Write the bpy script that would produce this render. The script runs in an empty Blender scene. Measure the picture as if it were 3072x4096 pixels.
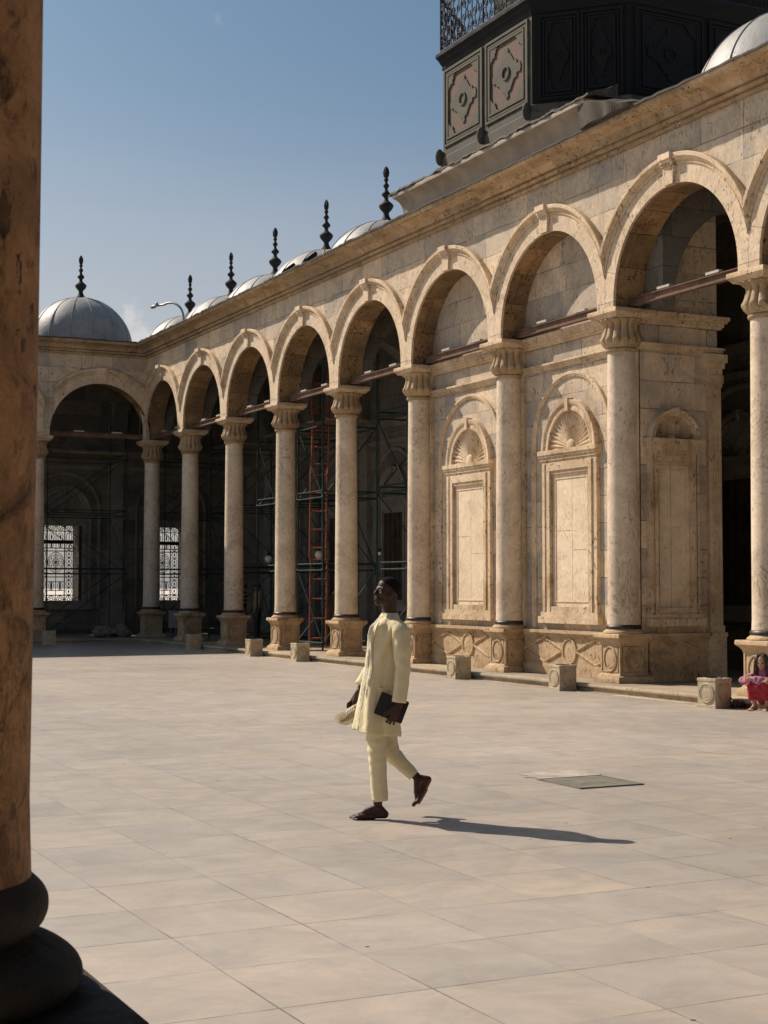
import bpy, bmesh, math, random
from mathutils import Vector, Matrix, Quaternion
from mathutils import noise as mnoise
random.seed(11)
PI = math.pi
R = math.radians
SC = bpy.context.scene
C = SC.collection

# ------------------------------------------------------------------ node helpers
class NT:
    def __init__(s, name):
        s.m = bpy.data.materials.new(name); s.m.use_nodes = True
        s.t = s.m.node_tree; s.t.nodes.clear()
        s.out = s.t.nodes.new('ShaderNodeOutputMaterial')
        s.b = s.t.nodes.new('ShaderNodeBsdfPrincipled')
        s.t.links.new(s.b.outputs[0], s.out.inputs[0])
    def n(s, typ, props=None, **ins):
        nd = s.t.nodes.new('ShaderNode' + typ)
        for k, v in (props or {}).items(): setattr(nd, k, v)
        for k, v in ins.items():
            k = int(k[1:]) if k[0] == 'i' and k[1:].isdigit() else k.replace('_', ' ')
            s.set(nd.inputs[k], v)
        return nd
    def set(s, sock, v):
        if isinstance(v, bpy.types.NodeSocket): s.t.links.new(v, sock)
        elif isinstance(v, (tuple, list)):
            if len(v) == 3 and sock.type == 'RGBA': v = (*v, 1)
            sock.default_value = v
        else: sock.default_value = v
    def mix(s, f, a, b, blend='MIX'):
        nd = s.t.nodes.new('ShaderNodeMix'); nd.data_type = 'RGBA'; nd.blend_type = blend
        s.set(nd.inputs[0], f); s.set(nd.inputs[6], a); s.set(nd.inputs[7], b)
        return nd.outputs[2]
    def ma(s, op, a, b=0.0, c=0.0):
        nd = s.t.nodes.new('ShaderNodeMath'); nd.operation = op
        s.set(nd.inputs[0], a); s.set(nd.inputs[1], b); s.set(nd.inputs[2], c)
        return nd.outputs[0]
    def rng(s, v, a, b, c=0.0, d=1.0, smooth=True):
        nd = s.t.nodes.new('ShaderNodeMapRange'); nd.interpolation_type = 'SMOOTHSTEP' if smooth else 'LINEAR'
        for i, x in enumerate((v, a, b, c, d)): s.set(nd.inputs[i], x)
        return nd.outputs[0]
    def noise(s, vec, scale, detail=4.0, rough=0.55, dist=0.0):
        return s.n('TexNoise', None, Vector=vec, Scale=scale, Detail=detail, Roughness=rough, Distortion=dist).outputs[0]
    def coords(s, stretch=(1, 1, 1), rand=True):
        tc = s.n('TexCoord'); v = tc.outputs['Object']
        if rand:
            oi = s.n('ObjectInfo')
            sc = s.n('VectorMath', {'operation': 'SCALE'}, i0=(37.0, 19.0, 53.0), Scale=oi.outputs['Random']).outputs[0]
            v = s.n('VectorMath', {'operation': 'ADD'}, i0=v, i1=sc).outputs[0]
        if stretch != (1, 1, 1):
            v = s.n('VectorMath', {'operation': 'MULTIPLY'}, i0=v, i1=stretch).outputs[0]
        return v
    def bump(s, h, strength=0.4, dist=0.02):
        nd = s.n('Bump', None, Strength=strength, Distance=dist, Height=h)
        s.t.links.new(nd.outputs[0], s.b.inputs['Normal'])
    def done(s, col=None, rough=None, metal=0.0, spec=None):
        if col is not None: s.set(s.b.inputs['Base Color'], col)
        if rough is not None: s.set(s.b.inputs['Roughness'], rough)
        s.b.inputs['Metallic'].default_value = metal
        if spec is not None: s.b.inputs['Specular IOR Level'].default_value = spec
        return s.m

def stone(name, c1, c2, cst, stain=0.5, pits=0.6, brick=None, vein=0.0, rough=0.8, bump=0.5, island=0.0, streak=0.0, scale=1.0, rand=True):
    m = NT(name)
    v = m.coords(rand=rand)
    n1 = m.noise(v, 1.1 * scale, 6, 0.6, 0.6)
    col = m.mix(m.rng(n1, 0.35, 0.68), c1, c2)
    h = m.ma('MULTIPLY', n1, 0.5)
    if vein:
        vv = m.n('VectorMath', {'operation': 'MULTIPLY'}, i0=v, i1=(1.0, 1.0, 0.6)).outputs[0]
        rn = m.noise(vv, 1.5 * scale, 5, 0.55, 2.6)
        w = m.ma('ABSOLUTE', m.ma('SUBTRACT', m.ma('FRACT', m.ma('MULTIPLY', rn, 7.0)), 0.5))
        w = m.ma('MULTIPLY', m.rng(w, 0.36, 0.5), m.rng(m.noise(v, 1.1, 3), 0.4, 0.65))
        col = m.mix(m.ma('MULTIPLY', w, vein * 2.0), col, tuple(x * 0.8 for x in cst))
    bf = None
    if brick:
        uv = m.n('UVMap').outputs[0]
        dn = m.n('TexNoise', None, Vector=uv, Scale=1.7, Detail=3.0).outputs[1]
        duv = m.n('VectorMath', {'operation': 'MULTIPLY_ADD'}, i0=dn, i1=(0.045, 0.035, 0.0), i2=uv).outputs[0]
        br = m.n('TexBrick', {'offset': 0.5, 'squash': 0.8, 'squash_frequency': 3}, Vector=duv, Color1=(0, 0, 0), Color2=(1, 1, 1), Mortar=(0.5, 0.5, 0.5),
                 Scale=1.0, Mortar_Size=0.008, Mortar_Smooth=0.3, Bias=0.0, Brick_Width=brick[0], Row_Height=brick[1])
        bf = br.outputs[1]
        val = m.n('SeparateColor', None, Color=br.outputs[0]).outputs[0]
        col = m.mix(1.0, col, m.mix(val, (0.62, 0.645, 0.69), (1.12, 1.06, 0.97)), 'MULTIPLY')
    if island:
        g = m.n('NewGeometry').outputs['Random Per Island']
        lo, hi = 1 - island, 1 + island * 0.5
        col = m.mix(1.0, col, m.mix(g, (lo, lo, lo), (hi, hi, hi)), 'MULTIPLY')
    n2 = m.noise(v, 0.9 * scale, 9, 0.68, 1.4)
    col = m.mix(m.ma('MULTIPLY', m.rng(n2, 0.5, 0.72), stain), col, cst)
    if streak:
        vs = m.n('VectorMath', {'operation': 'MULTIPLY'}, i0=v, i1=(5.0, 5.0, 0.35)).outputs[0]
        col = m.mix(m.ma('MULTIPLY', m.rng(m.noise(vs, 1.6, 5, 0.6), 0.52, 0.75), streak), col, tuple(x * 0.8 for x in cst))
    # travertine pits, in patches
    vp = m.n('VectorMath', {'operation': 'MULTIPLY'}, i0=v, i1=(1.0, 1.0, 0.6)).outputs[0]
    cloudy = m.noise(v, 5.5 * scale, 6, 0.68, 1.2)
    col = m.mix(1.0, col, m.mix(m.rng(cloudy, 0.3, 0.7), (0.88, 0.87, 0.85), (1.08, 1.075, 1.065)), 'MULTIPLY')
    worm = m.noise(vp, 9.0, 5, 0.6, 3.0)
    wl = m.ma('MULTIPLY', m.rng(m.ma('ABSOLUTE', m.ma('SUBTRACT', worm, 0.5)), 0.035, 0.0), m.rng(m.noise(v, 1.9, 3), 0.48, 0.66))
    col = m.mix(m.ma('MULTIPLY', wl, pits * 0.75), col, tuple(x * 0.5 for x in cst))
    p = m.noise(vp, 21.0, 4, 0.62, 0.4)
    patch = m.rng(m.noise(v, 1.5, 4, 0.6), 0.42, 0.62)
    pm = m.ma('MULTIPLY', m.rng(p, 0.56, 0.64), m.ma('MULTIPLY_ADD', patch, 0.80, 0.20))
    col = m.mix(m.ma('MINIMUM', m.ma('MULTIPLY', pm, pits * 1.35), 0.92), col, tuple(x * 0.32 for x in cst))
    fine = m.noise(v, 60.0, 4, 0.65)
    col = m.mix(1.0, col, m.mix(fine, (0.91, 0.91, 0.91), (1.08, 1.08, 1.08)), 'MULTIPLY')
    if bf is not None:
        jn = m.rng(m.noise(v, 2.3, 3), 0.35, 0.6, 0.12, 0.8)
        col = m.mix(m.ma('MULTIPLY', bf, jn), col, tuple(x * 0.28 for x in cst))
    h = m.ma('MULTIPLY_ADD', fine, 0.25, h)
    h = m.ma('MULTIPLY_ADD', pm, -1.2, h)
    h = m.ma('MULTIPLY_ADD', cloudy, 0.5, h)
    if bf is not None: h = m.ma('MULTIPLY_ADD', bf, -1.2, h)
    m.bump(h, bump, 0.018)
    return m.done(col, m.rng(n2, 0.3, 0.7, rough - 0.08, rough + 0.08), spec=0.3)

def plain(name, col, rough=0.6, metal=0.0, var=0.25, scale=6.0, bump=0.15, alt=None, spec=0.4):
    m = NT(name); v = m.coords()
    n = m.noise(v, scale, 6, 0.6, 0.4)
    a = tuple(x * (1 - var) for x in col); b = alt or tuple(min(1, x * (1 + var)) for x in col)
    m.bump(m.noise(v, scale * 6, 4, 0.6), bump, 0.006)
    return m.done(m.mix(m.rng(n, 0.3, 0.7), a, b), m.rng(n, 0.3, 0.7, max(0.05, rough - 0.1), min(1, rough + 0.1)), metal, spec)

# ------------------------------------------------------------------ mesh helpers
class MB:
    def __init__(s, M=None): s.v = []; s.f = []; s.M = M
    def add(s, vs, fs):
        o = len(s.v)
        s.v += [tuple(s.M(*p)) if s.M else tuple(p) for p in vs]
        s.f += [tuple(i + o for i in f) for f in fs]
    def box(s, x0, x1, y0, y1, z0, z1):
        s.add([(x0, y0, z0), (x1, y0, z0), (x1, y1, z0), (x0, y1, z0), (x0, y0, z1), (x1, y0, z1), (x1, y1, z1), (x0, y1, z1)],
              [(0, 3, 2, 1), (4, 5, 6, 7), (0, 1, 5, 4), (1, 2, 6, 5), (2, 3, 7, 6), (3, 0, 4, 7)])
    def cut(s, lo, hi, M):
        # trim to lo <= t <= hi (first coordinate), then map to the world
        bm = bmesh.new(); vs = [bm.verts.new(v) for v in s.v]
        for f in s.f:
            try: bm.faces.new([vs[i] for i in f])
            except ValueError: pass
        for co, no in (((hi, 0, 0), (1, 0, 0)), ((lo, 0, 0), (-1, 0, 0))):
            bmesh.ops.bisect_plane(bm, geom=bm.verts[:] + bm.edges[:] + bm.faces[:], dist=1e-5, plane_co=co, plane_no=no, clear_outer=True)
        bm.verts.index_update()
        s.v = [tuple(M(*v.co)) for v in bm.verts]; s.f = [tuple(v.index for v in f.verts) for f in bm.faces]; bm.free()
    def rows(s, rs, cyc=True, cap0=False, cap1=False, loop=False):
        n = len(rs[0]); vs = [p for r in rs for p in r]; fs = []
        m = len(rs)
        for i in range(m if loop else m - 1):
            a = i * n; b = ((i + 1) % m) * n
            for j in range(n if cyc else n - 1):
                k = (j + 1) % n
                fs.append((a + j, a + k, b + k, b + j))
        if cap0: fs.append(tuple(reversed(range(n))))
        if cap1: fs.append(tuple(range((m - 1) * n, m * n)))
        s.add(vs, fs)
    def revolve(s, prof, seg=32, c=(0, 0), mod=None, cap=True):
        rs = []
        for r, z in prof:
            row = []
            for j in range(seg):
                a = 2 * PI * j / seg
                rr = r if mod is None else mod(r, z, a)
                row.append((c[0] + rr * math.cos(a), c[1] + rr * math.sin(a), z))
            rs.append(row)
        s.rows(rs, True, cap, cap)
    def squares(s, prof, c=(0, 0)):
        rs = [[(c[0] - h, c[1] - h, z), (c[0] + h, c[1] - h, z), (c[0] + h, c[1] + h, z), (c[0] - h, c[1] + h, z)] for h, z in prof]
        s.rows(rs, True, True, True)
    def tube(s, pts, r, seg=6, closed=False, cap=True):
        P = [Vector(p) for p in pts]; n = len(P)
        if n < 2: return
        rs = []; up = None
        for i in range(n):
            if closed: t = P[(i + 1) % n] - P[i - 1]
            else: t = P[min(i + 1, n - 1)] - P[max(i - 1, 0)]
            if t.length < 1e-9: t = Vector((0, 0, 1))
            t.normalize()
            if up is None:
                up = Vector((0, 0, 1)) if abs(t.z) < 0.9 else Vector((1, 0, 0))
            a = up - t * up.dot(t)
            if a.length < 1e-6: a = t.orthogonal()
            a.normalize(); up = a; b = t.cross(a)
            rr = r[i] if isinstance(r, (list, tuple)) else r
            rs.append([P[i] + (a * math.cos(2 * PI * k / seg) + b * math.sin(2 * PI * k / seg)) * rr for k in range(seg)])
        s.rows(rs, True, cap and not closed, cap and not closed, loop=closed)
    def prism(s, out, y0, y1):
        # outline in (t, z), extruded along the second coordinate
        n = len(out)
        vs = [(t, y0, z) for t, z in out] + [(t, y1, z) for t, z in out]
        fs = [tuple(range(n)), tuple(reversed(range(n, 2 * n)))] + [(i, (i + 1) % n, n + (i + 1) % n, n + i) for i in range(n)]
        s.add(vs, fs)
    def archsweep(s, prof, tc, zc, z0=None, lim=None, a0=0.0, a1=PI, seg=40):
        # closed profile [(r, n)] swept round (tc, zc); optional straight legs down to z0
        def P(t, n, z):
            if lim is not None: t = max(tc - lim, min(tc + lim, t))
            return (t, n, z)
        rs = []
        if z0 is not None: rs.append([P(tc + r, n, z0) for r, n in prof])
        for i in range(seg + 1):
            a = a0 + (a1 - a0) * i / seg
            rs.append([P(tc + r * math.cos(a), n, zc + r * math.sin(a)) for r, n in prof])
        if z0 is not None: rs.append([P(tc - r, n, z0) for r, n in prof])
        s.rows(rs, True, True, True)
    def ball(s, c, r, u=12, v=8, M=None):
        rx, ry, rz = r if isinstance(r, (tuple, list)) else (r, r, r)
        vs = []; fs = []
        c = Vector(c)
        def pt(x, y, z):
            q = Vector((x * rx, y * ry, z * rz))
            if M is not None: q = M @ q
            return tuple(c + q)
        vs.append(pt(0, 0, -1))
        for i in range(1, v):
            ph = -PI / 2 + PI * i / v
            for j in range(u):
                a = 2 * PI * j / u
                vs.append(pt(math.cos(ph) * math.cos(a), math.cos(ph) * math.sin(a), math.sin(ph)))
        vs.append(pt(0, 0, 1)); L = len(vs) - 1
        for j in range(u):
            k = (j + 1) % u
            fs.append((0, 1 + k, 1 + j)); fs.append((L, L - u + j, L - u + k))
            for i in range(v - 2):
                a = 1 + i * u; b = a + u
                fs.append((a + j, a + k, b + k, b + j))
        s.add(vs, fs)
    def caps(s, p0, r0, p1, r1, seg=10):
        p0, p1 = Vector(p0), Vector(p1); d = p1 - p0; L = d.length
        if L < 1e-6: s.ball(p0, max(r0, r1)); return
        d /= L; a = d.orthogonal().normalized(); b = d.cross(a); rs = []
        for i in range(1, 5):
            t = PI / 2 * i / 4; rs.append((p0 - d * r0 * math.cos(t), r0 * math.sin(t)))
        for i in range(3, -1, -1):
            t = PI / 2 * i / 4
            if i > 0 or True: rs.append((p1 + d * r1 * math.cos(t), max(1e-4, r1 * math.sin(t))))
        rs = [(p0 - d * r0, 1e-4)] + rs
        s.rows([[q + (a * math.cos(2 * PI * k / seg) + b * math.sin(2 * PI * k / seg)) * r for k in range(seg)] for q, r in rs], True, True, True)
    def chain(s, pts, rad, seg=10):
        for i in range(len(pts) - 1): s.caps(pts[i], rad[i], pts[i + 1], rad[i + 1], seg)
    def build(s, name, mat, parent=None, smooth=35, world=True, fix=True):
        me = bpy.data.meshes.new(name)
        off = wloc(parent) if (parent is not None and world) else Vector((0, 0, 0))
        me.from_pydata([(x - off.x, y - off.y, z - off.z) for x, y, z in s.v], [], s.f)
        if fix:
            bm = bmesh.new(); bm.from_mesh(me)
            bmesh.ops.recalc_face_normals(bm, faces=bm.faces[:])
            bm.to_mesh(me); bm.free()
        uvbox(me, off)
        if smooth:
            me.shade_smooth()
            try: me.set_sharp_from_angle(angle=R(smooth))
            except Exception: pass
        me.materials.append(mat)
        o = bpy.data.objects.new(name, me); C.objects.link(o)
        if parent is not None: o.parent = parent
        return o

def uvbox(me, off):
    uv = me.uv_layers.new(name='UVMap')
    vs = me.vertices
    for p in me.polygons:
        n = p.normal; ax, ay, az = abs(n.x), abs(n.y), abs(n.z)
        for li in p.loop_indices:
            c = vs[me.loops[li].vertex_index].co + off
            if az > ax and az > ay: u = (c.x, c.y)
            elif ax > ay: u = (c.y, c.z)
            else: u = (c.x, c.z)
            uv.data[li].uv = u

def wloc(o):
    v = Vector((0, 0, 0))
    while o is not None: v += o.location; o = o.parent
    return v

def tag(o, label, cat, group=None, kind=None):
    if label: o['label'] = label
    if cat: o['category'] = cat
    if group: o['group'] = group
    if kind: o['kind'] = kind
    return o
def thing(name, label, cat, loc=(0, 0, 0), rz=0.0, group=None):
    o = bpy.data.objects.new(name, None); C.objects.link(o)
    o.empty_display_size = 0.2
    o.location = loc; o.rotation_euler = (0, 0, rz)
    return tag(o, label, cat, group)
def kids(o): return [c for c in bpy.data.objects if c.parent == o]
def dup(o, loc=None, rz=None, parent=None, tree=None):
    if tree is None:
        tree = {}
        for x in bpy.data.objects:
            if x.parent: tree.setdefault(x.parent.name, []).append(x)
    c = o.copy(); C.objects.link(c)
    if loc is not None: c.location = loc
    if rz is not None: c.rotation_euler = (0, 0, rz)
    if parent is not None: c.parent = parent
    for k in tree.get(o.name, []): dup(k, parent=c, tree=tree)
    return c

def remesh(mb, name, mat, parent, voxel=0.006, it=6, world=False):
    o = mb.build(name, mat, None, smooth=None, fix=True)
    a = o.modifiers.new('r', 'REMESH'); a.mode = 'VOXEL'; a.voxel_size = voxel; a.use_smooth_shade = True
    b = o.modifiers.new('s', 'SMOOTH'); b.iterations = it; b.factor = 0.5
    dg = bpy.context.evaluated_depsgraph_get()
    me = bpy.data.meshes.new_from_object(o.evaluated_get(dg))
    me.name = name
    bpy.data.objects.remove(o)
    me.shade_smooth()
    n = bpy.data.objects.new(name, me); C.objects.link(n)
    if not me.materials: me.materials.append(mat)
    if parent is not None: n.parent = parent
    return n

def lerp(a, b, t): return a + (b - a) * t
def interp(keys, z):
    # keys sorted by first value, tuples; smooth (Catmull-Rom-free, cosine-less linear) interpolation
    if z <= keys[0][0]: return keys[0][1:]
    for i in range(len(keys) - 1):
        if keys[i][0] <= z <= keys[i + 1][0]:
            t = (z - keys[i][0]) / (keys[i + 1][0] - keys[i][0])
            return tuple(lerp(a, b, t) for a, b in zip(keys[i][1:], keys[i + 1][1:]))
    return keys[-1][1:]

# ------------------------------------------------------------------ materials
OCH = (0.30, 0.185, 0.085); BRN = (0.17, 0.095, 0.045)
M_WALL = stone('facade_stone', (0.72, 0.58, 0.43), (0.51, 0.445, 0.37), (0.31, 0.235, 0.165), stain=0.7, pits=0.5, brick=(1.25, 0.47), streak=0.4, rand=False)
M_ARCH = stone('voussoir_stone', (0.72, 0.57, 0.415), (0.60, 0.47, 0.335), (0.38, 0.24, 0.12), stain=0.5, pits=0.55, island=0.10, rand=False)
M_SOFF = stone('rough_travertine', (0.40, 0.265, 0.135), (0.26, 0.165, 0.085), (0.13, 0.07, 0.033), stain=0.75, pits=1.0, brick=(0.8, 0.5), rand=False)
M_TRIM = stone('moulding_stone', (0.69, 0.54, 0.375), (0.53, 0.395, 0.255), OCH, stain=0.75, pits=0.65, streak=0.4, rand=False)
M_CORN = stone('cornice_stone', (0.53, 0.40, 0.255), (0.38, 0.27, 0.16), BRN, stain=0.7, pits=0.75, streak=0.3, brick=(1.35, 3.1), rand=False)
M_SHAFT = stone('alabaster_shaft', (0.74, 0.61, 0.465), (0.61, 0.50, 0.375), (0.40, 0.285, 0.17), stain=0.55, pits=0.36, vein=0.4, rough=0.6, bump=0.3)
M_CAP = stone('carved_capital_stone', (0.46, 0.34, 0.21), (0.36, 0.25, 0.145), BRN, stain=0.65, pits=0.5)
M_PED = stone('pedestal_stone', (0.55, 0.40, 0.245), (0.43, 0.30, 0.175), BRN, stain=0.7, pits=0.6, streak=0.3)
M_NICHE = stone('niche_slab_stone', (0.78, 0.635, 0.465), (0.69, 0.55, 0.39), (0.45, 0.31, 0.17), stain=0.4, pits=0.22, vein=0.2, rand=False)
M_GAL = stone('shaded_gallery_stone', (0.205, 0.195, 0.175), (0.15, 0.145, 0.13), (0.085, 0.078, 0.068), stain=0.6, pits=0.4, brick=(1.2, 0.5), rand=False)  # stone darkened so that the gallery's shade sits in its colour
M_GALTRIM = stone('shaded_moulding_stone', (0.25, 0.23, 0.20), (0.18, 0.165, 0.145), (0.095, 0.085, 0.07), stain=0.6, pits=0.4, rand=False)  # mouldings darkened likewise, gallery shade painted in
M_CEIL = plain('shaded_plaster', (0.12, 0.11, 0.10), 0.9, var=0.3, scale=1.5)  # ceiling colour lowered to stand for the shade under the roof
M_STEP = stone('step_stone', (0.50, 0.42, 0.31), (0.42, 0.34, 0.245), (0.30, 0.21, 0.12), stain=0.5, pits=0.4, brick=(1.6, 2.0), rand=False)
M_CUBE = stone('cube_limestone', (0.52, 0.435, 0.31), (0.44, 0.36, 0.25), (0.32, 0.22, 0.12), stain=0.45, pits=0.4)
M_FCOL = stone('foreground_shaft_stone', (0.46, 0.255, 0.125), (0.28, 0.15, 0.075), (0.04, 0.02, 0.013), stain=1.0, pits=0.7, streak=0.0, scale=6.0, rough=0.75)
M_FBASE = stone('foreground_base_stone', (0.045, 0.034, 0.025), (0.024, 0.02, 0.017), (0.012, 0.01, 0.009), stain=0.7, pits=0.5, scale=4.0)  # near black: shade at the column foot put into the colour
M_BRONZE = plain('dark_bronze', (0.055, 0.048, 0.038), 0.45, 0.6, var=0.4, scale=9)
M_IRON = plain('black_iron', (0.014, 0.014, 0.016), 0.75, 0.0, var=0.3)
M_TIE = plain('red_oxide_iron', (0.155, 0.088, 0.06), 0.85, 0.0, var=0.35, scale=4, bump=0.3)
M_LEADC = plain('lead_flashing', (0.075, 0.062, 0.05), 0.9, 0.0, var=0.45, scale=3, bump=0.4)
M_COVE = plain('lead_cove', (0.29, 0.24, 0.19), 0.6, 0.0, var=0.22, scale=2.2, bump=0.25)
M_GREEN = plain('green_scaffold_paint', (0.013, 0.032, 0.03), 0.55, 0.2, var=0.4)
M_ORANGE = plain('orange_ladder_paint', (0.27, 0.075, 0.042), 0.65, 0.1, var=0.3)
M_PLANK = plain('scaffold_plank', (0.16, 0.12, 0.08), 0.85, var=0.4, scale=3)
M_WHITE = plain('white_fitting', (0.46, 0.42, 0.36), 0.5, var=0.08)
M_GLOBE = plain('opal_glass', (0.72, 0.68, 0.58), 0.25, var=0.05)
M_GREY = plain('grey_steel', (0.30, 0.30, 0.30), 0.45, 0.5, var=0.15)
M_BOXG = plain('grey_cabinet_paint', (0.33, 0.32, 0.29), 0.6, var=0.15)
M_SACK = plain('grey_sacking', (0.20, 0.18, 0.15), 0.95, var=0.4, scale=8, bump=0.6)
M_RUBBER = plain('black_rubber', (0.02, 0.02, 0.02), 0.6, var=0.3)
M_DARKWOOD = plain('dark_door_wood', (0.045, 0.032, 0.024), 0.6, var=0.4, scale=3, bump=0.4)
M_TOWER = plain('weathered_tower_wood', (0.075, 0.076, 0.062), 0.85, var=0.45, scale=3.5, bump=0.6, alt=(0.12, 0.108, 0.08))
M_TPANEL = plain('faded_rose_panel', (0.125, 0.083, 0.064), 0.85, var=0.3, scale=3.5, bump=0.4)
M_TSHADE = plain('shaded_dark_wood', (0.007, 0.0073, 0.0085), 0.9, var=0.45, scale=2.5, bump=0.4)  # dark wood; shade on sides away from the sun put into the colour
def lead_dome():
    m = NT('lead_dome_sheet'); v = m.coords()
    n = m.noise(v, 1.6, 7, 0.65, 0.8)
    col = m.mix(m.rng(n, 0.3, 0.72), (0.33, 0.327, 0.315), (0.23, 0.23, 0.224))
    col = m.mix(m.ma('MULTIPLY', m.rng(m.noise(v, 4.0, 7, 0.7, 1.0), 0.50, 0.70), 0.55), col, (0.20, 0.165, 0.125))
    m.bump(m.ma('ADD', m.noise(v, 3.5, 4), m.ma('MULTIPLY', m.noise(v, 30, 3), 0.3)), 0.45, 0.03)
    return m.done(col, 0.55, 0.0, 0.5)
M_DOME = lead_dome()

TX0, TY0, TS = 2.41, 5.79, 0.693
def floor_mat():
    m = NT('courtyard_marble'); tc = m.n('TexCoord').outputs['Object']
    x, y, z = m.n('SeparateXYZ', None, Vector=tc).outputs
    wob = m.noise(tc, 0.7, 2)
    u = m.ma('DIVIDE', m.ma('SUBTRACT', m.ma('MULTIPLY_ADD', wob, 0.03, x), TX0 + 0.015), TS)
    w = m.ma('DIVIDE', m.ma('SUBTRACT', m.ma('MULTIPLY_ADD', wob, -0.03, y), TY0 - 0.015), TS)
    iu, iw = m.ma('FLOOR', u), m.ma('FLOOR', w)
    fu, fw = m.ma('FRACT', u), m.ma('FRACT', w)
    cell = m.n('CombineXYZ', None, X=iu, Y=iw, Z=3.3).outputs[0]
    wn = m.n('TexWhiteNoise', {'noise_dimensions': '3D'}, Vector=cell)
    rv, rc = wn.outputs[0], wn.outputs[1]
    r1, r2, r3 = m.n('SeparateColor', None, Color=rc).outputs
    # big soft variation plus streaky polished marble clouding, each slab with its own offset
    off = m.n('VectorMath', {'operation': 'MULTIPLY_ADD'}, i0=rc, i1=(19, 23, 11), i2=tc).outputs[0]
    st = m.n('VectorMath', {'operation': 'MULTIPLY'}, i0=off, i1=(1.0, 1.5, 1)).outputs[0]
    cl = m.noise(st, 1.5, 7, 0.62, 1.1)
    col = m.mix(m.rng(cl, 0.30, 0.72), (0.455, 0.392, 0.333), (0.35, 0.318, 0.287))
    col = m.mix(m.rng(rv, 0.3, 1.0, 0.0, 0.42, False), col, (0.34, 0.322, 0.305))
    col = m.mix(m.ma('MULTIPLY', m.ma('GREATER_THAN', r1, 0.93), 0.35), col, (0.44, 0.365, 0.28))
    col = m.mix(m.ma('MULTIPLY', m.ma('LESS_THAN', r1, 0.10), 0.35), col, (0.30, 0.29, 0.28))
    big = m.noise(tc, 0.16, 4, 0.6)
    col = m.mix(1.0, col, m.mix(m.rng(big, 0.3, 0.7), (0.84, 0.835, 0.83), (1.10, 1.08, 1.05)), 'MULTIPLY')
    stain = m.noise(tc, 1.1, 8, 0.7, 1.8)
    col = m.mix(m.ma('MULTIPLY', m.rng(stain, 0.54, 0.74), 0.5), col, (0.25, 0.23, 0.21))
    # small black flecks (chipped stone, grit)
    vo = m.n('TexVoronoi', None, Vector=tc, Scale=3.4)
    fl = m.ma('MULTIPLY', m.ma('LESS_THAN', vo.outputs[0], 0.045), m.ma('GREATER_THAN', m.n('SeparateColor', None, Color=vo.outputs[1]).outputs[0], 0.72))
    col = m.mix(fl, col, (0.05, 0.045, 0.04))
    fine = m.noise(tc, 90, 3, 0.6)
    col = m.mix(1.0, col, m.mix(fine, (0.88, 0.88, 0.88), (1.11, 1.11, 1.11)), 'MULTIPLY')
    # scuffs, worn paths and dusty smears running across the slabs
    smn = m.noise(off, 1.7, 9, 0.70, 0.9)
    col = m.mix(1.0, col, m.mix(m.rng(smn, 0.34, 0.66), (0.88, 0.88, 0.885), (1.07, 1.065, 1.055)), 'MULTIPLY')
    grit = m.noise(tc, 26, 5, 0.7)
    col = m.mix(m.ma('MULTIPLY', m.rng(grit, 0.64, 0.72), 0.35), col, (0.16, 0.145, 0.13))
    # joints: along y strong, along x patchy
    jw = m.ma('MULTIPLY', m.ma('SUBTRACT', m.noise(tc, 11, 5, 0.7), 0.5), 0.022)
    def line(f, w0): return m.ma('SUBTRACT', 1.0, m.rng(m.ma('ADD', m.ma('MINIMUM', f, m.ma('SUBTRACT', 1.0, f)), jw), w0 * 0.3, w0))
    jn = m.rng(m.noise(tc, 1.3, 3), 0.38, 0.58, 0.15, 1.0)
    jk = m.rng(m.noise(tc, 0.55, 2), 0.36, 0.6, 0.25, 1.0)
    jx = m.ma('MULTIPLY', m.ma('MULTIPLY', line(fu, 0.010), jk), m.ma('MULTIPLY_ADD', jn, 0.6, 0.4))
    jy = m.ma('MULTIPLY', line(fw, 0.010), jn)
    j = m.ma('MAXIMUM', jx, jy)
    col = m.mix(m.ma('MULTIPLY', j, 0.75), col, (0.10, 0.088, 0.075))
    m.bump(m.ma('MULTIPLY_ADD', j, -1.5, m.ma('MULTIPLY_ADD', m.noise(tc, 6, 5), 0.5, m.ma('MULTIPLY', rv, 0.15))), 0.25, 0.006)
    return m.done(col, m.rng(cl, 0.3, 0.7, 0.42, 0.62), 0.0, 0.35)
M_FLOOR = floor_mat()
M_GROUND = plain('dusty_ground', (0.60, 0.55, 0.49), 0.95, var=0.2, scale=0.3)
M_GALFLOOR = plain('gallery_paving', (0.26, 0.22, 0.17), 0.8, var=0.25, scale=1.2)

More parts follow.
